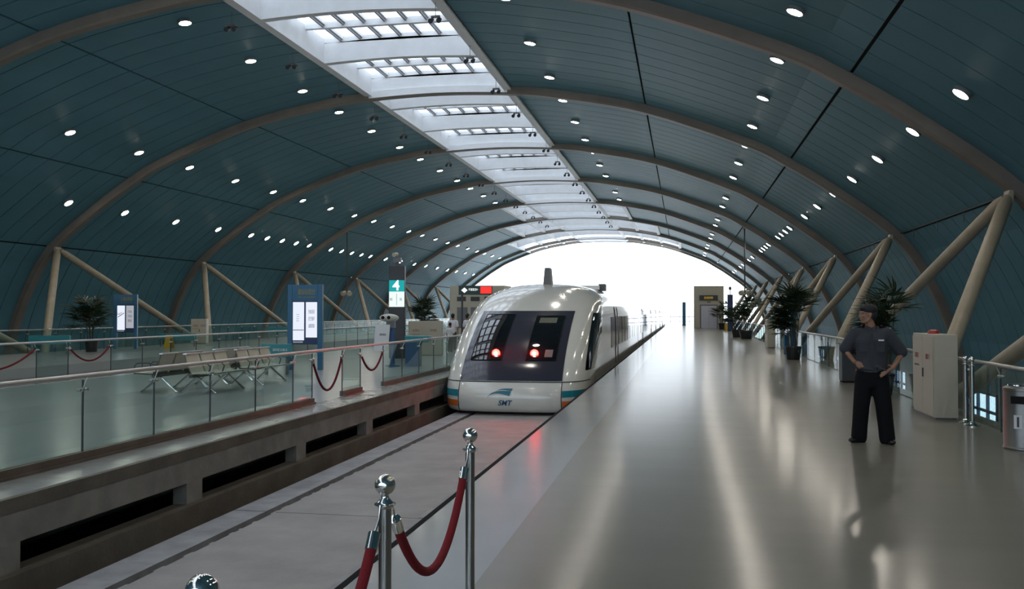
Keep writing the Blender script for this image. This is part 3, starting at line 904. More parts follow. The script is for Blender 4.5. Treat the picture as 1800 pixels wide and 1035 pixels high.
# ------------------------------------------------------------------ furniture helpers
def glyphs(n, w, h, rnd):          # rows of small stroke marks for print too small to read; in x-z plane
    m = MB()
    cw = w/n
    for i in range(n):
        x0 = i*cw+cw*0.08; x1 = (i+1)*cw-cw*0.08
        for q in (0.05, 0.35, 0.65, 0.95):
            if rnd.random() < 0.85: m.box(x0, x1, -0.003, 0, h*q-h*0.05, h*q+h*0.05)
        for q in (0.2, 0.55, 0.85):
            if rnd.random() < 0.7:
                xx = x0+(x1-x0)*q; m.box(xx-cw*0.05, xx+cw*0.05, -0.003, 0, 0, h)
    return m
rnd = random.Random(3)

def info_board(loc, rz, label, lit=(True, True), diagram=False):
    o = thing('info_board', loc, label, 'info board', None, rz)
    W, H = 1.0, 2.42
    bevel(MB().box(-W/2, -W/2+0.14, -0.09, 0.09, 0, H).build('side_post', M_BLUE, o), 0.012)
    bevel(MB().box(W/2-0.13, W/2, -0.09, 0.09, 0, H).build('side_post', M_BLUE, o), 0.012)
    MB().box(-W/2+0.14, W/2-0.13, -0.07, 0.07, 0.72, H-0.03).build('case', M_BLUED, o)
    MB().box(-W/2+0.14, W/2-0.13, -0.08, 0.075, H-0.46, H-0.01).build('header', M_BLUE, o)
    h = glyphs(5, 0.5, 0.15, rnd).build('header_print', M_YELTXT, o); h.location = (-0.20, -0.082, H-0.28)
    h = glyphs(14, 0.5, 0.03, rnd).build('header_print', M_YELTXT, o); h.location = (-0.20, -0.082, H-0.37)
    for k, (a, b) in enumerate(((-0.34, -0.02), (0.035, 0.355))):
        z0 = 0.84 if k == 0 else 0.92
        s = MB().box(a, b, -0.085, -0.07, z0, H-0.50).build('lit_panel', M_WSCR if lit[k] else M_WSCR2, o)
        if k == 0 and not diagram:
            MB().box(a+0.005, b-0.005, -0.088, -0.085, z0+0.28, z0+0.30).build('panel_line', M_MGREY, s)
            for j in range(4):
                g = glyphs(4, 0.08, 0.02, rnd).build('panel_print', M_MGREY, s); g.location = (a+0.10, -0.086, 1.38+0.06*j)
        if k == 0 and diagram:
            MB().obox(((a+b)/2, -0.087, 1.5), (0.13, 0, 0.09), (0, 0.001, 0), (-0.006, 0, 0.012)).build('route_line', M_INK, s)
            MB().obox(((a+b)/2-0.02, -0.087, 1.58), (0.07, 0, 0.04), (0, 0.001, 0), (-0.004, 0, 0.008)).build('route_line', M_INK, s)
        if k == 1:
            for j in range(3):
                g = glyphs(5, 0.18, 0.10, rnd).build('panel_print', mat('faint_print', (0.4, 0.38, 0.42), rough=0.6), s); g.location = (a+0.07, -0.0855, 1.2+0.2*j); g.scale = (1, 0.2, 1)
    MB().box(-0.33, -0.05, -0.10, -0.085, 0.77, 0.81).build('leaflet_tray', M_BADGE, o)
    return o
info_board((-10.55, 24.35, 0), R(6), 'tall blue board with two bright white lit panels behind the bench row')
info_board((-24.35, 36.6, 0), R(18), 'blue board with a dark route line on its dim panel beside the far palm', (True, False), True)
info_board((4.0, 36.2, 0), R(-80), 'blue board seen edge-on behind the big near-side palm', (True, True))

def fire_cabinet(loc, rz, label, size=(1.28, 0.34, 1.30), alarm=False, shade=M_CREAM):
    o = thing('fire_cabinet', loc, label, 'cabinet', None, rz)
    L, D, H = size
    bevel(MB().box(-L/2, L/2, -D/2, D/2, 0.03, H).build('body', shade, o), 0.008)
    MB().box(-L/2+0.03, L/2-0.03, -D/2+0.02, D/2-0.02, 0, 0.03).build('plinth', M_MGREY, o)
    for a, b in ((-L/2+0.03, -0.005), (0.005, L/2-0.03)):
        d = MB().box(a, b, -D/2-0.012, -D/2, 0.08, H-0.04).build('door', shade, o)
        if a > -0.1:
            MB().box(0.03, 0.06, -D/2-0.03, -D/2-0.012, 0.62, 0.76).build('handle', M_INK, d)
    for x, n_ in ((-0.48*L/1.28, 3), (0.18*L/1.28, 3)):
        g = glyphs(n_, 0.26, 0.08, rnd).build('red_print', M_REDINK, o); g.location = (x, -D/2-0.013, H*0.70)
    g = glyphs(8, 0.3, 0.03, rnd).build('small_print', M_MGREY, o); g.location = (-0.5*L/1.28, -D/2-0.013, H*0.60)
    if alarm:
        a = MB().lathe([(0.09, H), (0.09, H+0.02), (0.075, H+0.05), (0.03, H+0.065)], 18, (-0.05, 0, 0)).build('alarm_beacon', M_RED, o, smooth=True)
    return o
fire_cabinet((3.93, 15.50, 0), R(-90), 'cream fire cabinet with a red alarm beacon on its top beside the guard', alarm=True)
fire_cabinet((3.93, 43.4, 0), R(-90), 'slim cream fire cabinet beyond the palm against the near railing')
fire_cabinet((-9.55, 33.2, 0), R(6), 'broad cream cabinet with a row of small dark marks beside the number four pylon')
fire_cabinet((-24.4, 43.0, 0), R(12), 'narrow cream cabinet standing alone on the far platform', (0.78, 0.4, 1.28))

stanchion('spare_stanchion', (4.10, 14.5, 0), 'steel stanchion of a close pair without ropes next to the fire cabinet', 'parked stanchion pair', 1.0, 0.03, 0.10)
stanchion('spare_stanchion', (4.09, 14.15, 0), 'steel stanchion of a close pair without ropes next to the fire cabinet', 'parked stanchion pair', 1.0, 0.03, 0.10)

# litter bin
o = thing('litter_bin', (4.0, 11.92, 0), 'round brushed steel litter bin with a black slot by the glass balustrade', 'bin')
MB().lathe([(0.205, 0), (0.21, 0.015), (0.205, 0.03), (0.20, 0.04), (0.20, 0.70), (0.205, 0.705), (0.205, 0.735), (0.18, 0.75), (0.05, 0.755)], 32).build('body', mat('bin_steel', (0.20, 0.195, 0.185), rough=0.35, metal=0.8, rvar=0.3, scale=10), o, smooth=True)
for a in (-100,):
    q = R(a-20); d = Vector((math.cos(q), math.sin(q), 0)); t = Vector((-d.y, d.x, 0))
    MB().obox(d*0.195+Vector((0, 0, 0.60)), t*0.075, d*0.02, (0, 0, 0.045)).build('slot', M_BLACK, o)
    MB().obox(d*0.196+Vector((0, 0, 0.34)), t*0.045, d*0.008, (0, 0, 0.08)).build('label_plate', M_BADGE, o)
    MB().obox(d*0.205+Vector((0, 0, 0.34)), t*0.012, d*0.002, (0, 0, 0.06)).build('pictogram', M_INK, o)
MB().lathe([(0.15, 0.75), (0.155, 0.76), (0.15, 0.775), (0.12, 0.775)], 24).build('ashtray_ring', M_CHROME, o, smooth=True)

# dark waste box behind the guard
o = thing('waste_box', (3.85, 22.5, 0), 'dark grey square waste box behind the guard', 'bin')
bevel(MB().box(-0.22, 0.22, -0.22, 0.22, 0.03, 0.88).build('body', M_DGREY, o), 0.015)
MB().box(-0.2, 0.2, -0.2, 0.2, 0, 0.03).build('plinth', M_BLACK, o)
MB().box(-0.15, 0.15, -0.23, -0.215, 0.66, 0.78).build('slot', M_BLACK, o)
bevel(MB().box(-0.235, 0.235, -0.235, 0.235, 0.88, 0.92).build('lid', M_DGREY, o), 0.01)

# ------------------------------------------------------------------ potted palms
def frond_mesh(seed, L=0.55):
    r = random.Random(seed); m = MB()
    st_ = 0.42
    m.tube([(0, 0, 0), (0, st_*0.5, st_*0.25), (0, st_, st_*0.32)], [0.008, 0.006, 0.005], 5)
    n = 9
    for i in range(n):
        a = R(-75+150*i/(n-1))+r.uniform(-.06, .06); Lf = L*(1-0.25*abs(i-(n-1)/2)/(n/2))*r.uniform(.85, 1.1)
        d = Vector((math.sin(a), math.cos(a), 0)); pp = Vector((d.y, -d.x, 0)); base = Vector((0, st_, st_*0.32))
        droop = r.uniform(.25, .6)
        rows = []
        for k in range(5):
            t = k/4; wv = 0.028*math.sin(PI*(0.12+0.86*t))
            c = base+d*Lf*t+Vector((0, 0, 0.10*t-droop*Lf*t*t))
            rows.append([c-pp*wv, c+Vector((0, 0, -wv*0.4)), c+pp*wv])
        m.grid(rows)
    return m.mesh('frond', M_LEAF, fix=False)
FR = [frond_mesh(i) for i in range(5)]
def palm(loc, label, H=2.2, nf=34, spread=1.0, pot=(0.26, 0.42), seed=1, room=None):   # room: (side, clear distance) to a balustrade
    r = random.Random(seed)
    o = thing('potted_palm', loc, label, 'potted plant')
    pr, ph = pot
    p_ = MB().lathe([(pr*0.78, 0), (pr*0.8, 0.02), (pr, ph-0.05), (pr*1.06, ph-0.045), (pr*1.06, ph), (pr*0.96, ph), (pr*0.94, ph-0.05)], 24).build('pot', M_POT, o, smooth=True)
    MB().lathe([(pr*0.9, ph-0.06), (pr*0.9, ph-0.045)], 20).build('soil', M_SOIL, p_)
    canes = []
    for i in range(6):
        a = r.uniform(0, 2*PI); q = r.uniform(0.2, 0.6)*pr; top = H*r.uniform(0.55, 0.86)
        c0 = Vector((q*math.cos(a), q*math.sin(a), ph-0.05)); c1 = Vector((q*2.0*math.cos(a)*spread, q*2.0*math.sin(a)*spread, top))
        canes.append((c0, c1))
        MB().tube([c0, c0.lerp(c1, 0.5)+Vector((r.uniform(-.03,.03), r.uniform(-.03,.03), 0)), c1], [0.016, 0.014, 0.011], 6).build('cane', M_STEM, o, smooth=True)
    for i in range(nf):
        c0, c1 = canes[i % 6]; t = 1.0-(i//6)/max(1, nf/6)*0.78
        p = c0.lerp(c1, max(0.15, t))
        f = link('frond', FR[r.randrange(5)], o, p)
        az = r.uniform(0, 2*PI); el = R(r.uniform(15, 70))*(0.4+0.6*t)
        s = r.uniform(.75, 1.15)*spread
        if room and p.z < 1.35:
            sd, clear = room
            s = min(s, 0.92*spread)
            if -math.sin(az)*sd > -0.35: az = R(90)*sd + r.uniform(-1.0, 1.0)      # swing it back over the platform
            if p.x*sd > clear-0.16: p.x = sd*(clear-0.16); f.location = p
        f.rotation_euler = (el, 0, az); f.scale = (s, s, s)
    return o
palm((3.72, 32.6, 0), 'large dark potted palm in front of the edge-on blue board', 2.2, 96, 1.1, (0.27, 0.46), 1, (1, 0.48))
palm((3.88, 19.2, 0), 'potted palm with spiky fronds rising behind the guard', 2.15, 76, 0.85, (0.24, 0.42), 2, (1, 0.34))
palm((3.75, 57.0, 0), 'bushy potted palm between the slim cabinet and the far lift kiosk', 2.1, 40, 1.3, (0.4, 0.5), 3, (1, 0.5))
palm((3.4, 60.2, 0), 'low bushy potted palm next to another palm along the near railing', 1.9, 36, 1.2, (0.35, 0.5), 9, (1, 0.5))
palm((4.35-0.75, 86.5, 0), 'potted palm standing by the lift kiosk', 2.4, 34, 1.3, (0.4, 0.6), 4, (1, 0.5))
palm((-23.9, 33.6, 0), 'dense dark potted palm next to the far blue board', 2.15, 60, 1.1, (0.27, 0.5), 5)
palm((-13.3, 46.0, 0), 'dark potted palm behind the broad cream cabinet', 2.1, 40, 1.2, (0.3, 0.5), 6)

# ------------------------------------------------------------------ benches of perforated steel seats
def bench(loc, rz, label, group):
    o = thing('bench', loc, label, 'bench', group, rz)
    # local: seats along +x, sitter faces -y
    W = 0.56
    MB().box(-0.84, 0.84, -0.02, 0.06, 0.33, 0.39).build('beam', M_DGREY, o)
    for i in range(3):
        x0 = -0.84+i*W+0.02; x1 = x0+W-0.04
        s = MB(); pr = [(-0.44, 0.405), (-0.42, 0.42), (-0.2, 0.405), (-0.02, 0.40), (0.03, 0.43)]
        s.grid([[(x0, y, z) for y, z in pr], [(x1, y, z) for y, z in pr]]); s.grid([[(x0, y, z-0.02) for y, z in pr], [(x1, y, z-0.02) for y, z in pr]])
        so = s.build('seat', M_LEADER, o, smooth=True)
        MB().tube([(x0, -0.44, 0.405), (x1, -0.44, 0.405)], 0.016, 8).build('seat_edge', M_CHROME, so, smooth=True)
        b = MB(); pb = [(0.03, 0.43), (0.07, 0.52), (0.12, 0.66), (0.17, 0.80)]
        b.grid([[(x0, y, z) for y, z in pb], [(x1, y, z) for y, z in pb]]); b.grid([[(x0, y+0.02, z) for y, z in pb], [(x1, y+0.02, z) for y, z in pb]])
        bo = b.build('backrest', M_LEADER, o, smooth=True)
        MB().box(x0, x1, 0.13, 0.21, 0.79, 0.815).build('top_edge', mat('bench_top_steel', (0.75, 0.75, 0.76), rough=0.3, metal=0.7), bo)
    for x in (-0.84, -0.28, 0.28, 0.84):
        MB().tube([(x, 0.10, 0.58), (x, -0.10, 0.62), (x, -0.34, 0.61), (x, -0.40, 0.55), (x, -0.36, 0.43)], 0.014, 8).build('armrest', M_DGREY, o, smooth=True)
    for x in (-0.6, 0.6):
        MB().tube([(x, -0.40, 0.012), (x, -0.36, 0.03), (x, 0.0, 0.33)], 0.02, 8).build('leg', M_CHROME, o, smooth=True)
        MB().tube([(x, 0.40, 0.012), (x, 0.36, 0.03), (x, 0.03, 0.33)], 0.02, 8).build('leg', M_CHROME, o, smooth=True)
    return o
for yc, nm in ((17.5, 'next to the long dark gap'), (19.6, 'in front of the blue board')):
    end = 'at the end away from the blue board' if yc < 18 else 'at the end next to the blue board'
    bench((-9.62, yc, 0), R(90), 'perforated steel bench facing the train %s' % end, 'back to back steel benches')
    bench((-10.48, yc, 0), R(-90), 'perforated steel bench turned from the train %s' % end, 'back to back steel benches')

# ------------------------------------------------------------------ number four pylon
o = thing('sign_pylon', (-9.97, 31.0, 0), 'dark pylon with a lit teal number 4 above a white panel', 'sign', None, R(8))
bevel(MB().box(-0.28, 0.28, -0.12, 0.12, 0, 3.28).build('column', M_DGREY, o), 0.02)
MB().box(-0.27, 0.27, -0.15, -0.12, 2.36, 2.76).build('number_panel', M_TEALLIT, o)
MB().box(-0.27, 0.27, -0.15, -0.12, 1.82, 2.36).build('text_panel', M_SCR4, o)
me = text_mesh('4', 0.5, bold=0.012); me.materials.clear(); me.materials.append(M_WLIT)
n4 = link('number', me, o, (-0.02, -0.156, 2.56)); n4.rotation_euler = (R(90), 0, 0)
MB().box(-0.006, 0.006, -0.153, -0.15, 1.88, 2.28).build('divider', M_MGREY, o)
for x in (-0.24, 0.10):
    g = glyphs(2, 0.09, 0.09, rnd).build('panel_print', M_MGREY, o); g.location = (x, -0.151, 2.04)
MB().lathe([(0.05, 3.28), (0.05, 3.42)], 10).build('mast', M_MGREY, o)
MB().box(-0.12, 0.14, -0.14, 0.1, 3.40, 3.56).build('speaker_head', M_MGREY, o)
cmh = MB().tube([(-0.05, 0.1, 3.68), (-0.10, -0.16, 3.66)], 0.08, 10).build('camera_head', M_CREAM, o, smooth=True)

# coin viewer with two eyepieces beside the pylon
o = thing('lookout_viewer', (-8.78, 26.4, 0), 'white twin-lens lookout viewer on a stand with a white notice board', 'viewer', None, R(10))
MB().lathe([(0.22, 0), (0.22, 0.03), (0.09, 0.06), (0.07, 0.10), (0.07, 1.25)], 18, (0.12, 0.1, 0)).build('stand', mat('stand_blue', (0.02, 0.10, 0.24), rough=0.4), o, smooth=True)
hd = MB().ell((0.02, 0.05, 1.46), 0.30, 0.17, 0.125, 20, 12).build('viewer_head', M_CREAMW, o, smooth=True)
for x in (-0.14, 0.04):
    l = MB().tube([(x, -0.05, 1.47), (x, -0.16, 1.47)], 0.068, 16).build('eyepiece', M_CREAMW, hd, smooth=True)
    MB().tube([(x, -0.155, 1.47), (x, -0.166, 1.47)], 0.052, 16).build('lens', M_BLACK, hd)
MB().box(-0.06, 0.20, 0.0, 0.2, 1.16, 1.36).build('coin_box', M_MGREY, o)
n_ = MB().obox((-0.17, -0.14, 0.86), (0.22, 0, 0), (0, 0.012, 0), (0.03, 0, 0.40)).build('notice_board', M_BADGE, o)
g = glyphs(4, 0.2, 0.06, rnd).build('notice_print', M_INK, n_); g.location = (-0.24, -0.154, 0.93)

o = thing('teal_stand', (-8.05, 26.6, 0), 'small teal-topped stand with a blue base next to the lookout viewer', 'stand')
bevel(MB().box(-0.22, 0.52, -0.2, 0.2, 0.72, 0.92).build('top', M_TEAL, o), 0.02)
MB().box(-0.2, 0.22, -0.16, 0.16, 0.0, 0.72).build('base', mat('stand_blue', (0.02, 0.10, 0.24)), o)

def low_panel(loc, L, H, rz, label):
    o = thing('low_panel', loc, label, 'panel', None, rz)
    bevel(MB().box(-L/2, L/2, -0.06, 0.06, H-0.34, H).build('panel', M_TEAL, o), 0.01)
    for s in (-1, 1): MB().box(s*(L/2-0.12)-0.03, s*(L/2-0.12)+0.03, -0.04, 0.04, 0, H-0.34).build('leg', M_MGREY, o)
    return o
low_panel((-24.3, 31.6, 0), 1.6, 0.72, R(12), 'long low teal panel on the far platform beside the dark palm')
low_panel((-23.6, 39.6, 0), 1.8, 0.62, R(12), 'low teal panel right of the far blue board behind the yellow floor sign')
low_panel((-24.2, 52.0, 0), 1.6, 0.7, R(12), 'low teal panel on the far platform beyond the narrow cabinet')
pn = low_panel((-10.5, 22.4, 0), 0.8, 0.8, R(6), 'low teal panel with white print at the end of the benches')
g = glyphs(6, 0.4, 0.06, rnd).build('print', M_BADGE, pn); g.location = (-0.1, -0.063, 0.62)

def floor_sign(loc, label, rz=0):
    o = thing('floor_sign', loc, label, 'floor sign', None, rz)
    for s in (-1, 1):
        MB().obox((0, s*0.11, 0.31), (0.15, 0, 0), (0, 0.008, 0), (0, -s*0.10, 0.30)).build('board', M_YELLOW, o)
    MB().tube([(-0.1, 0, 0.6), (0.1, 0, 0.6)], 0.015, 6).build('hinge', M_YELLOW, o)
floor_sign((-22.6, 37.2, 0), 'yellow folding floor sign in front of the far teal panel')
floor_sign((3.7, 82.0, 0), 'yellow folding floor sign near the lift kiosk and the navy pylon', R(20))

# ------------------------------------------------------------------ lift kiosks
def kiosk(loc, W, D, H, label):
    o = thing('lift_kiosk', loc, label, 'kiosk')
    bevel(MB().box(-W/2, W/2, 0, D, 0, H).build('shell', M_CREAM, o), 0.03)
    MB().box(-W*0.30, W*0.30, -0.05, 0, 0.0, H*0.56).build('door_frame', M_MGREY, o)
    for s in (-1, 1):
        MB().box(min(s*0.01, s*W*0.26), max(s*0.01, s*W*0.26), -0.07, -0.05, 0.0, H*0.53).build('door', mat('lift_door_steel', (0.42, 0.40, 0.44), rough=0.35, metal=0.6), o)
    MB().box(-W*0.32, W*0.30, -0.10, 0, H*0.66, H*0.78).build('sign_box', M_DGREY, o)
    g = glyphs(6, W*0.30, H*0.05, rnd).build('sign_print', M_AMBER, o); g.location = (-W*0.16, -0.102, H*0.695)
    MB().box(-W*0.06, W*0.06, -0.03, 0, H*0.61, H*0.63).build('floor_indicator', M_INK, o)
    MB().box(W*0.36, W*0.40, -0.03, 0, 1.0, 1.3).build('call_button', M_INK, o)
    return o
kiosk((2.5, 92.2, 0), 2.88, 2.6, 4.2, 'cream lift kiosk with an amber sign over its steel door at the platform end')
o = thing('service_kiosk', (-9.35, 41.0, 0), 'cream kiosk with dark openings behind the train roof', 'kiosk')
MB().box(-1.3, 1.3, 0, 1.6, 0, 2.85).build('shell', M_CREAM, o)
for x in (-0.95, -0.30, 0.35):
    MB().box(x, x+0.42, -0.02, 0.0, 2.14, 2.34).build('vent', M_DGREY, o)
    MB().box(x, x+0.5, -0.02, 0.0, 0.9, 1.85).build('window', M_MGREY, o)
o = thing('direction_sign', (-8.75, 38.6, 0), 'dark green overhead sign with white arrow and red display', 'sign', None, R(8))
MB().box(-0.85, 0.62, -0.06, 0.06, 2.38, 2.78).build('panel', M_GREENSIGN, o)
for x in (-0.7, 0.5): MB().box(x-0.04, x+0.04, -0.03, 0.03, 0, 2.38).build('post', M_DGREY, o)
a = MB(); a.v = [(-0.74, -0.064, 2.58), (-0.60, -0.064, 2.46), (-0.60, -0.064, 2.70), (-0.46, -0.064, 2.58)]; a.f = [(0, 1, 3, 2)]; a.m = [0]
a.build('arrow', M_WLIT, o)
g = glyphs(5, 0.42, 0.10, rnd).build('sign_print', M_WLIT, o); g.location = (-0.42, -0.062, 2.56)
MB().box(0.10, 0.58, -0.07, -0.06, 2.44, 2.74).build('red_display', M_LED, o)

# pylons and hanging poles
o = thing('info_pylon', (0.1, 112.0, 0), 'slim navy pylon standing alone in front of the bright opening', 'sign')
bevel(MB().box(-0.2, 0.2, -0.12, 0.12, 0.0, 2.8).build('column', M_BLUE, o), 0.02); MB().box(-0.24, 0.24, -0.16, 0.16, 0, 0.06).build('foot', M_DGREY, o)
o = thing('info_pylon', (3.9, 79.0, 0), 'navy pylon with a small camera on top beside the lift kiosk', 'sign')
bevel(MB().box(-0.22, 0.22, -0.12, 0.12, 0, 3.1).build('column', M_BLUED, o), 0.02)
MB().tube([(0, 0, 3.1), (0, 0, 3.5)], 0.03, 8).build('mast', M_MGREY, o); MB().ell((0, 0, 3.62), 0.12, 0.12, 0.16, 12, 8).build('camera_dome', M_DGREY, o, smooth=True)
for s, y, lab in ((14.95, 68.8, 'twin floodlight on a long pole hung from the vault over the near platform'), (-14.6, 65.6, 'twin floodlight on a long pole hung from the vault over the far platform')):
    z = roof_z(s); x = XC+s
    o = thing('hanging_floodlight', (x, y, z), lab, 'floodlight')
    d = z-3.05
    MB().tube([(0, 0, 0.02), (0, 0, -d)], 0.05, 8).build('pole', M_DGREY, o)
    MB().lathe([(0.12, -0.05), (0.12, 0.0)], 12).build('ceiling_plate', M_MGREY, o)
    for q in (-1, 1): MB().tube([(q*0.12, 0.12, -d+0.06), (q*0.30, -0.2, -d-0.05)], [0.14, 0.2], 10).build('lamp_head', M_CREAM, o, smooth=True)

# ------------------------------------------------------------------ people
def remesh(mb, name, m, voxel, parent, smooth_it=6):
    me = mb.mesh(name+'_raw', m)
    ob = bpy.data.objects.new(name, me); COL.objects.link(ob)
    md = ob.modifiers.new('remesh', 'REMESH'); md.mode = 'VOXEL'; md.voxel_size = voxel
    if smooth_it:
        sm = ob.modifiers.new('smooth', 'SMOOTH'); sm.iterations = smooth_it; sm.factor = 0.5
    dg = bpy.context.evaluated_depsgraph_get()
    me2 = bpy.data.meshes.new_from_object(ob.evaluated_get(dg)); bpy.data.objects.remove(ob); bpy.data.meshes.remove(me)
    me2.name = name; me2.materials.clear(); me2.materials.append(m)
    me2.polygons.foreach_set('use_smooth', [True]*len(me2.polygons)); me2.polygons.foreach_set('material_index', [0]*len(me2.polygons))
    return link(name, me2, parent)
def ring_loft(mb, secs, n=20):     # secs: (cx,cy,cz,rx,ry)
    rows = [[(cx+rx*math.cos(2*PI*j/n), cy+ry*math.sin(2*PI*j/n), cz) for j in range(n)] for cx, cy, cz, rx, ry in secs]
    b = len(mb.v); mb.grid(rows, closed=True)
    mb.f.append(tuple(b+j for j in range(n))); mb.m.append(0)
    e = b+(len(rows)-1)*n; mb.f.append(tuple(e+j for j in range(n))); mb.m.append(0)
def limb(mb, pts, rr, n=14):
    mb.tube(pts, rr, n)
    for p, r in zip(pts, rr): mb.ell(p, r, r, r, n, 8)
def hand(mb, wrist, tip_dir, palm_n, thumb_dir, size=0.19, curl=0.6):
    wrist, d, n_, t = Vector(wrist), Vector(tip_dir).normalized(), Vector(palm_n).normalized(), Vector(thumb_dir).normalized()
    L = size*0.52
    for k in range(5):
        c = wrist+d*L*(0.1+0.2*k); wv = 0.030+0.012*min(k, 3)/3
        Mx = Matrix((t, d, n_)).transposed()
        mb.ell(c, wv, 0.026, 0.014, 12, 8, M=Mx)
    Ls = (0.078, 0.088, 0.082, 0.064)
    for i in range(4):
        o_ = wrist+d*(L*0.92)+t*(0.030-0.020*i); fd = (d+t*(0.18-0.12*i)).normalized()
        p = [o_]; q = fd
        for j, sgl in enumerate((0.45, 0.32, 0.25)):
            q = (q+n_*curl*0.45).normalized(); p.append(p[-1]+q*Ls[i]*sgl)
        limb(mb, p, [0.0095, 0.009, 0.0085, 0.0072], 8)
    o_ = wrist+d*L*0.25+t*0.026
    p1 = o_+(t*0.8+d*0.6).normalized()*0.036; p2 = p1+(d*0.9+t*0.35+n_*0.3).normalized()*0.030
    limb(mb, [o_, p1, p2], [0.013, 0.011, 0.009], 8)
def head(mb, c, f, ht=0.235):      # c: head centre, f: facing direction (horizontal)
    c = Vector(c); f = Vector(f).normalized(); u = Vector((0, 0, 1)); s = f.cross(u)
    Mx = Matrix((s, f, u)).transposed()
    P = lambda a, b, d: c+s*a+f*b+u*d
    mb.ell(P(0, -0.012, 0.03), 0.076, 0.096, 0.092, 20, 14, M=Mx)         # skull
    mb.ell(P(0, 0.022, -0.035), 0.060, 0.068, 0.080, 18, 12, M=Mx)         # face
    mb.ell(P(0, 0.055, -0.092), 0.032, 0.028, 0.024, 12, 8, M=Mx)          # chin
    for q in (-1, 1):
        mb.tube([P(q*0.060, -0.01, -0.05), P(q*0.045, 0.03, -0.088), P(q*0.015, 0.065, -0.10)], [0.020, 0.020, 0.018], 8)
        mb.ell(P(q*0.036, 0.068, -0.022), 0.022, 0.018, 0.018, 10, 8, M=Mx)  # cheek
        mb.ell(P(q*0.078, -0.006, -0.012), 0.010, 0.020, 0.032, 10, 8, M=Mx) # ear
        mb.ell(P(q*0.030, 0.080, 0.028), 0.026, 0.010, 0.008, 10, 6, M=Mx)   # brow
    mb.tube([P(0, 0.082, 0.015), P(0, 0.098, -0.012), P(0, 0.110, -0.028), P(0, 0.092, -0.040)], [0.008, 0.010, 0.0135, 0.010], 8)
    mb.ell(P(0, 0.088, -0.058), 0.024, 0.011, 0.006, 10, 6, M=Mx)
    mb.ell(P(0, 0.085, -0.070), 0.021, 0.011, 0.007, 10, 6, M=Mx)
    return P, Mx

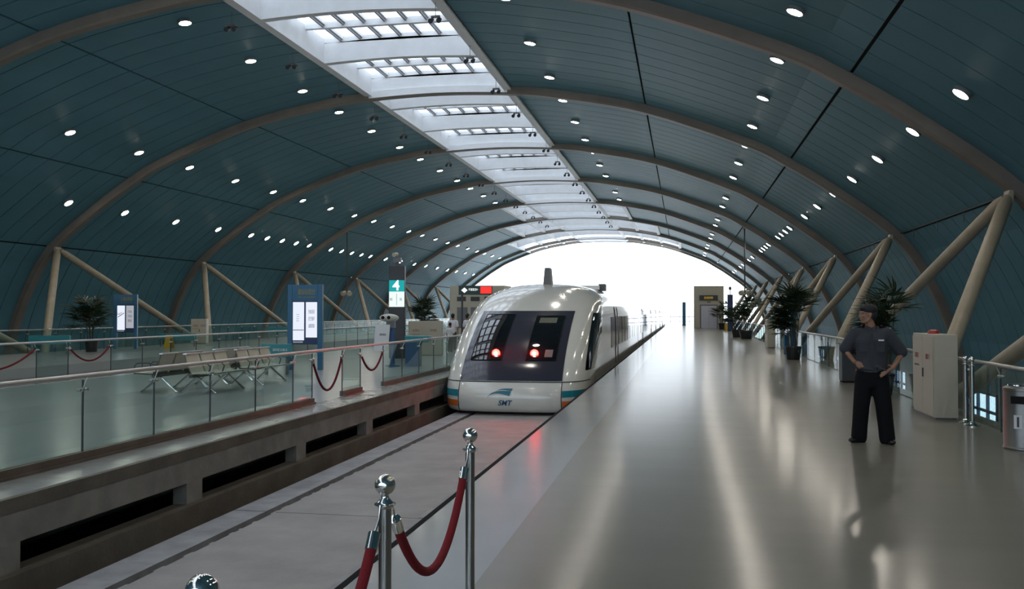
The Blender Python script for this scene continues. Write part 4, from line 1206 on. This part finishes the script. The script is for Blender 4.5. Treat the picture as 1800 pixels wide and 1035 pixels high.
def guard(loc, rz):
    o = thing('person', loc, 'person in slate uniform shirt standing with hands on hips, head turned to the train', 'person', None, rz)
    # body
    b = MB()
    hc = Vector((-0.045, 0.0, 1.615)); fdir = (-0.93, -0.36, 0)
    P, Mx = head(b, hc, fdir)
    b.tube([(0.0, 0.01, 1.38), (-0.01, 0.005, 1.46), (-0.035, 0.0, 1.56)], [0.066, 0.058, 0.056], 14)
    ring_loft(b, [(0, 0, 0.80, .14, .10), (0, 0, .95, .15, .10), (0, 0, 1.10, .14, .095), (0, 0, 1.28, .165, .105), (0, 0.01, 1.38, .15, .085), (0, .01, 1.42, .08, .06)])
    AL = [(-.18, .01, 1.375), (-.315, .05, 1.165), (-.205, -.085, 1.02)]
    AR = [(.18, .01, 1.375), (.36, .06, 1.13), (.235, -.11, .945)]
    limb(b, AL, [.052, .043, .028]); limb(b, AR, [.052, .043, .029])
    hand(b, AL[2], (0.75, -0.25, -0.35), (0.35, 0.85, 0.2), (0.1, -0.3, -0.9), 0.185, 0.5)
    hand(b, AR[2], (-0.80, -0.30, -0.52), (-0.30, 0.85, -0.1), (0.35, 0.1, 0.9), 0.19, 0.4)
    LL = [(-.085, 0, .84), (-.125, -.02, .47), (-.155, .03, .07)]
    LR = [(.085, 0, .84), (.135, -.03, .47), (.175, 0.0, .07)]
    limb(b, LL, [.085, .055, .04]); limb(b, LR, [.085, .055, .04])
    remesh(b, 'body', M_SKIN, 0.0075, o, 4)
    # hair and beret-like cap of hair
    h = MB()
    h.ell(P(0, -0.022, 0.058), 0.088, 0.108, 0.078, 20, 14, M=Mx)
    h.ell(P(0, -0.058, -0.005), 0.080, 0.062, 0.085, 18, 12, M=Mx)
    h.ell(P(0, 0.050, 0.075), 0.070, 0.050, 0.035, 16, 10, M=Mx)
    remesh(h, 'hair', M_HAIR, 0.008, o, 3)
    for q in (-1, 1):
        MB().ell(P(q*0.031, 0.0845, 0.008), 0.012, 0.006, 0.006, 10, 6, M=Mx).build('eye', M_INK, o, smooth=True)
    # shirt
    s = MB()
    ring_loft(s, [(0, 0, .90, .188, .138), (0, 0, .96, .192, .142), (0, -.005, 1.08, .182, .138), (0, -.005, 1.20, .195, .142), (0, 0, 1.30, .205, .138), (0, .008, 1.38, .185, .112), (0, .012, 1.425, .115, .085), (-.005, .012, 1.45, .075, .07)], 26)
    for A, k in ((AL, -1), (AR, 1)):
        e = Vector(A[0]).lerp(Vector(A[1]), 0.92)
        limb(s, [(k*.15, .01, 1.37), A[0], Vector(A[0]).lerp(Vector(A[1]), .5), e], [.085, .088, .084, .080], 16)
    # folds above the belt
    for q, z in ((-.1, .93), (.06, .95), (.12, .925), (-.02, .915)):
        s.tube([(q-.05, -.135, z), (q, -.150, z+.015), (q+.05, -.140, z-.005)], .016, 8)
    sh = remesh(s, 'shirt', M_SHIRT, 0.010, o, 5)
    c = MB()
    for k in (-1, 1):
        c.grid([[(k*.004, -.085, 1.425), (k*.035, -.098, 1.40), (k*.075, -.07, 1.425)], [(k*.010, -.078, 1.455), (k*.05, -.068, 1.470), (k*.085, -.02, 1.470)]])
    c.build('collar', M_SHIRT, sh)
    for k in (-1, 1):
        ep = MB().obox((k*.165, 0.0, 1.452), (.07, 0, -k*.0+(-.022 if k > 0 else .022)), (0, .028, 0), (0, 0, .005)).build('epaulette', M_TROUS, sh)
        MB().obox((k*.215, -.004, 1.443), (.008, 0, 0), (0, .027, 0), (0, 0, .004)).build('rank_bar', M_BADGE, ep)
        MB().ell((k*.115, -.01, 1.472), .008, .008, .006, 8, 6).build('button', M_BADGE, ep)
        p = MB().box(k*.095-.05, k*.095+.05, -.152, -.128, 1.15, 1.26).build('pocket', M_SHIRT, sh)
        MB().box(k*.095-.052, k*.095+.052, -.157, -.130, 1.235, 1.265).build('pocket_flap', M_SHIRT, p)
    MB().box(.075, .140, -.153, -.135, 1.285, 1.303).build('name_tag', M_BADGE, sh)
    MB().box(-.012, .012, -.152, -.130, .95, 1.38).build('placket', M_SHIRT, sh)
    # trousers
    t = MB()
    ring_loft(t, [(0, 0, .70, .165, .115), (0, 0, .78, .185, .130), (0, 0, .86, .185, .134), (0, 0, .925, .178, .130)], 24)
    for L, k in ((LL, -1), (LR, 1)):
        a = Vector(L[0]); kn = Vector(L[1]); an = Vector(L[2])
        limb(t, [a+Vector((0, 0, -.02)), a.lerp(kn, .5), kn, kn.lerp(an, .6), an+Vector((0, -.005, -.01))], [.115, .108, .100, .095, .097], 18)
    remesh(t, 'trousers', M_TROUS, 0.011, o, 5)
    bl = MB(); ring_loft(bl, [(0, 0, .895, .190, .140), (0, 0, .925, .190, .140)], 28); bl.build('belt', M_SHOE, o, smooth=True)
    for L, k in ((LL, -1), (LR, 1)):
        s = MB(); a = Vector(L[2]); d = Vector((k*.38, -.92, 0)).normalized() if k > 0 else Vector((-.62, -.78, 0)).normalized()
        pr = Vector((d.y, -d.x, 0)); Mx2 = Matrix((pr, d, Vector((0, 0, 1)))).transposed()
        base = Vector((a.x, a.y, 0))
        s.ell(base+d*0.10+Vector((0, 0, .035)), .046, .10, .035, 16, 10, M=Mx2); s.ell(base+d*-.01+Vector((0, 0, .045)), .042, .07, .045, 16, 10, M=Mx2)
        s.ell(base+d*0.02+Vector((0, 0, .075)), .040, .05, .05, 14, 8, M=Mx2)
        so = remesh(s, 'shoe', M_SHOE, 0.008, o, 3)
        # flatten sole
        for v in so.data.vertices:
            if v.co.z < 0.006: v.co.z = 0.0
    return o
guard((2.335, 12.14, 0), R(-9))

def bystander(loc, rz, label, H=1.6, seated=False, shirt=M_WSHIRT):
    o = thing('person', loc, label, 'person', None, rz); k = H/1.7
    b = MB()
    P, Mx = head(b, (0, 0, 1.57), (0, -1, 0))
    b.tube([(0, .01, 1.34), (0, 0, 1.52)], [.06, .052], 12)
    ring_loft(b, [(0, 0, .8, .13, .10), (0, 0, 1.1, .12, .09), (0, 0, 1.3, .15, .095), (0, 0, 1.38, .09, .07)])
    for q in (-1, 1):
        limb(b, [(q*.17, 0, 1.33), (q*.24, .03, 1.06), (q*.22, -.06, .82)], [.045, .038, .026])
        hand(b, (q*.22, -.06, .82), (0, -.15, -1), (-q, 0, 0), (0, -1, -.2), .17, .4)
        limb(b, [(q*.08, 0, .82), (q*.09, -.01, .45), (q*.09, .02, .06)], [.08, .052, .036])
        b.ell((q*.09, -.05, .03), .04, .11, .03, 12, 8)
    for v in range(len(b.v)): b.v[v] = tuple(c*k for c in b.v[v])
    remesh(b, 'body', M_SKIN, 0.012, o, 2)
    h = MB(); h.ell(P(0, -.022, .045), .086, .104, .086, 16, 10, M=Mx); h.ell(P(0, -.06, -.01), .078, .055, .09, 14, 8, M=Mx)
    for v in range(len(h.v)): h.v[v] = tuple(c*k for c in h.v[v])
    remesh(h, 'hair', M_HAIR, 0.014, o, 2)
    s = MB(); ring_loft(s, [(0, 0, .84, .165, .125), (0, 0, 1.05, .155, .118), (0, 0, 1.25, .18, .122), (0, 0, 1.35, .15, .09), (0, 0, 1.39, .08, .07)])
    for q in (-1, 1): limb(s, [(q*.14, 0, 1.32), (q*.18, .005, 1.31), (q*.225, .02, 1.12)], [.075, .075, .068])
    for v in range(len(s.v)): s.v[v] = tuple(c*k for c in s.v[v])
    remesh(s, 'shirt', shirt, 0.014, o, 3)
    t = MB(); ring_loft(t, [(0, 0, .70, .15, .11), (0, 0, .86, .16, .12)])
    for q in (-1, 1): limb(t, [(q*.08, 0, .80), (q*.09, 0, .45), (q*.09, .02, .08)], [.10, .08, .072])
    for v in range(len(t.v)): t.v[v] = tuple(c*k for c in t.v[v])
    remesh(t, 'trousers', M_DGREY, 0.014, o, 3)
bystander((-9.62, 37.6, 0), R(170), 'person in a white shirt seen from behind between the cabinet and the train', 1.58)
bystander((-9.30, 35.9, 0), R(165), 'shorter person in a white shirt in front of another by the balustrade', 1.22)
bystander((-9.05, 37.9, 0), R(150), 'person in a white shirt half hidden by the train nose', 1.58)
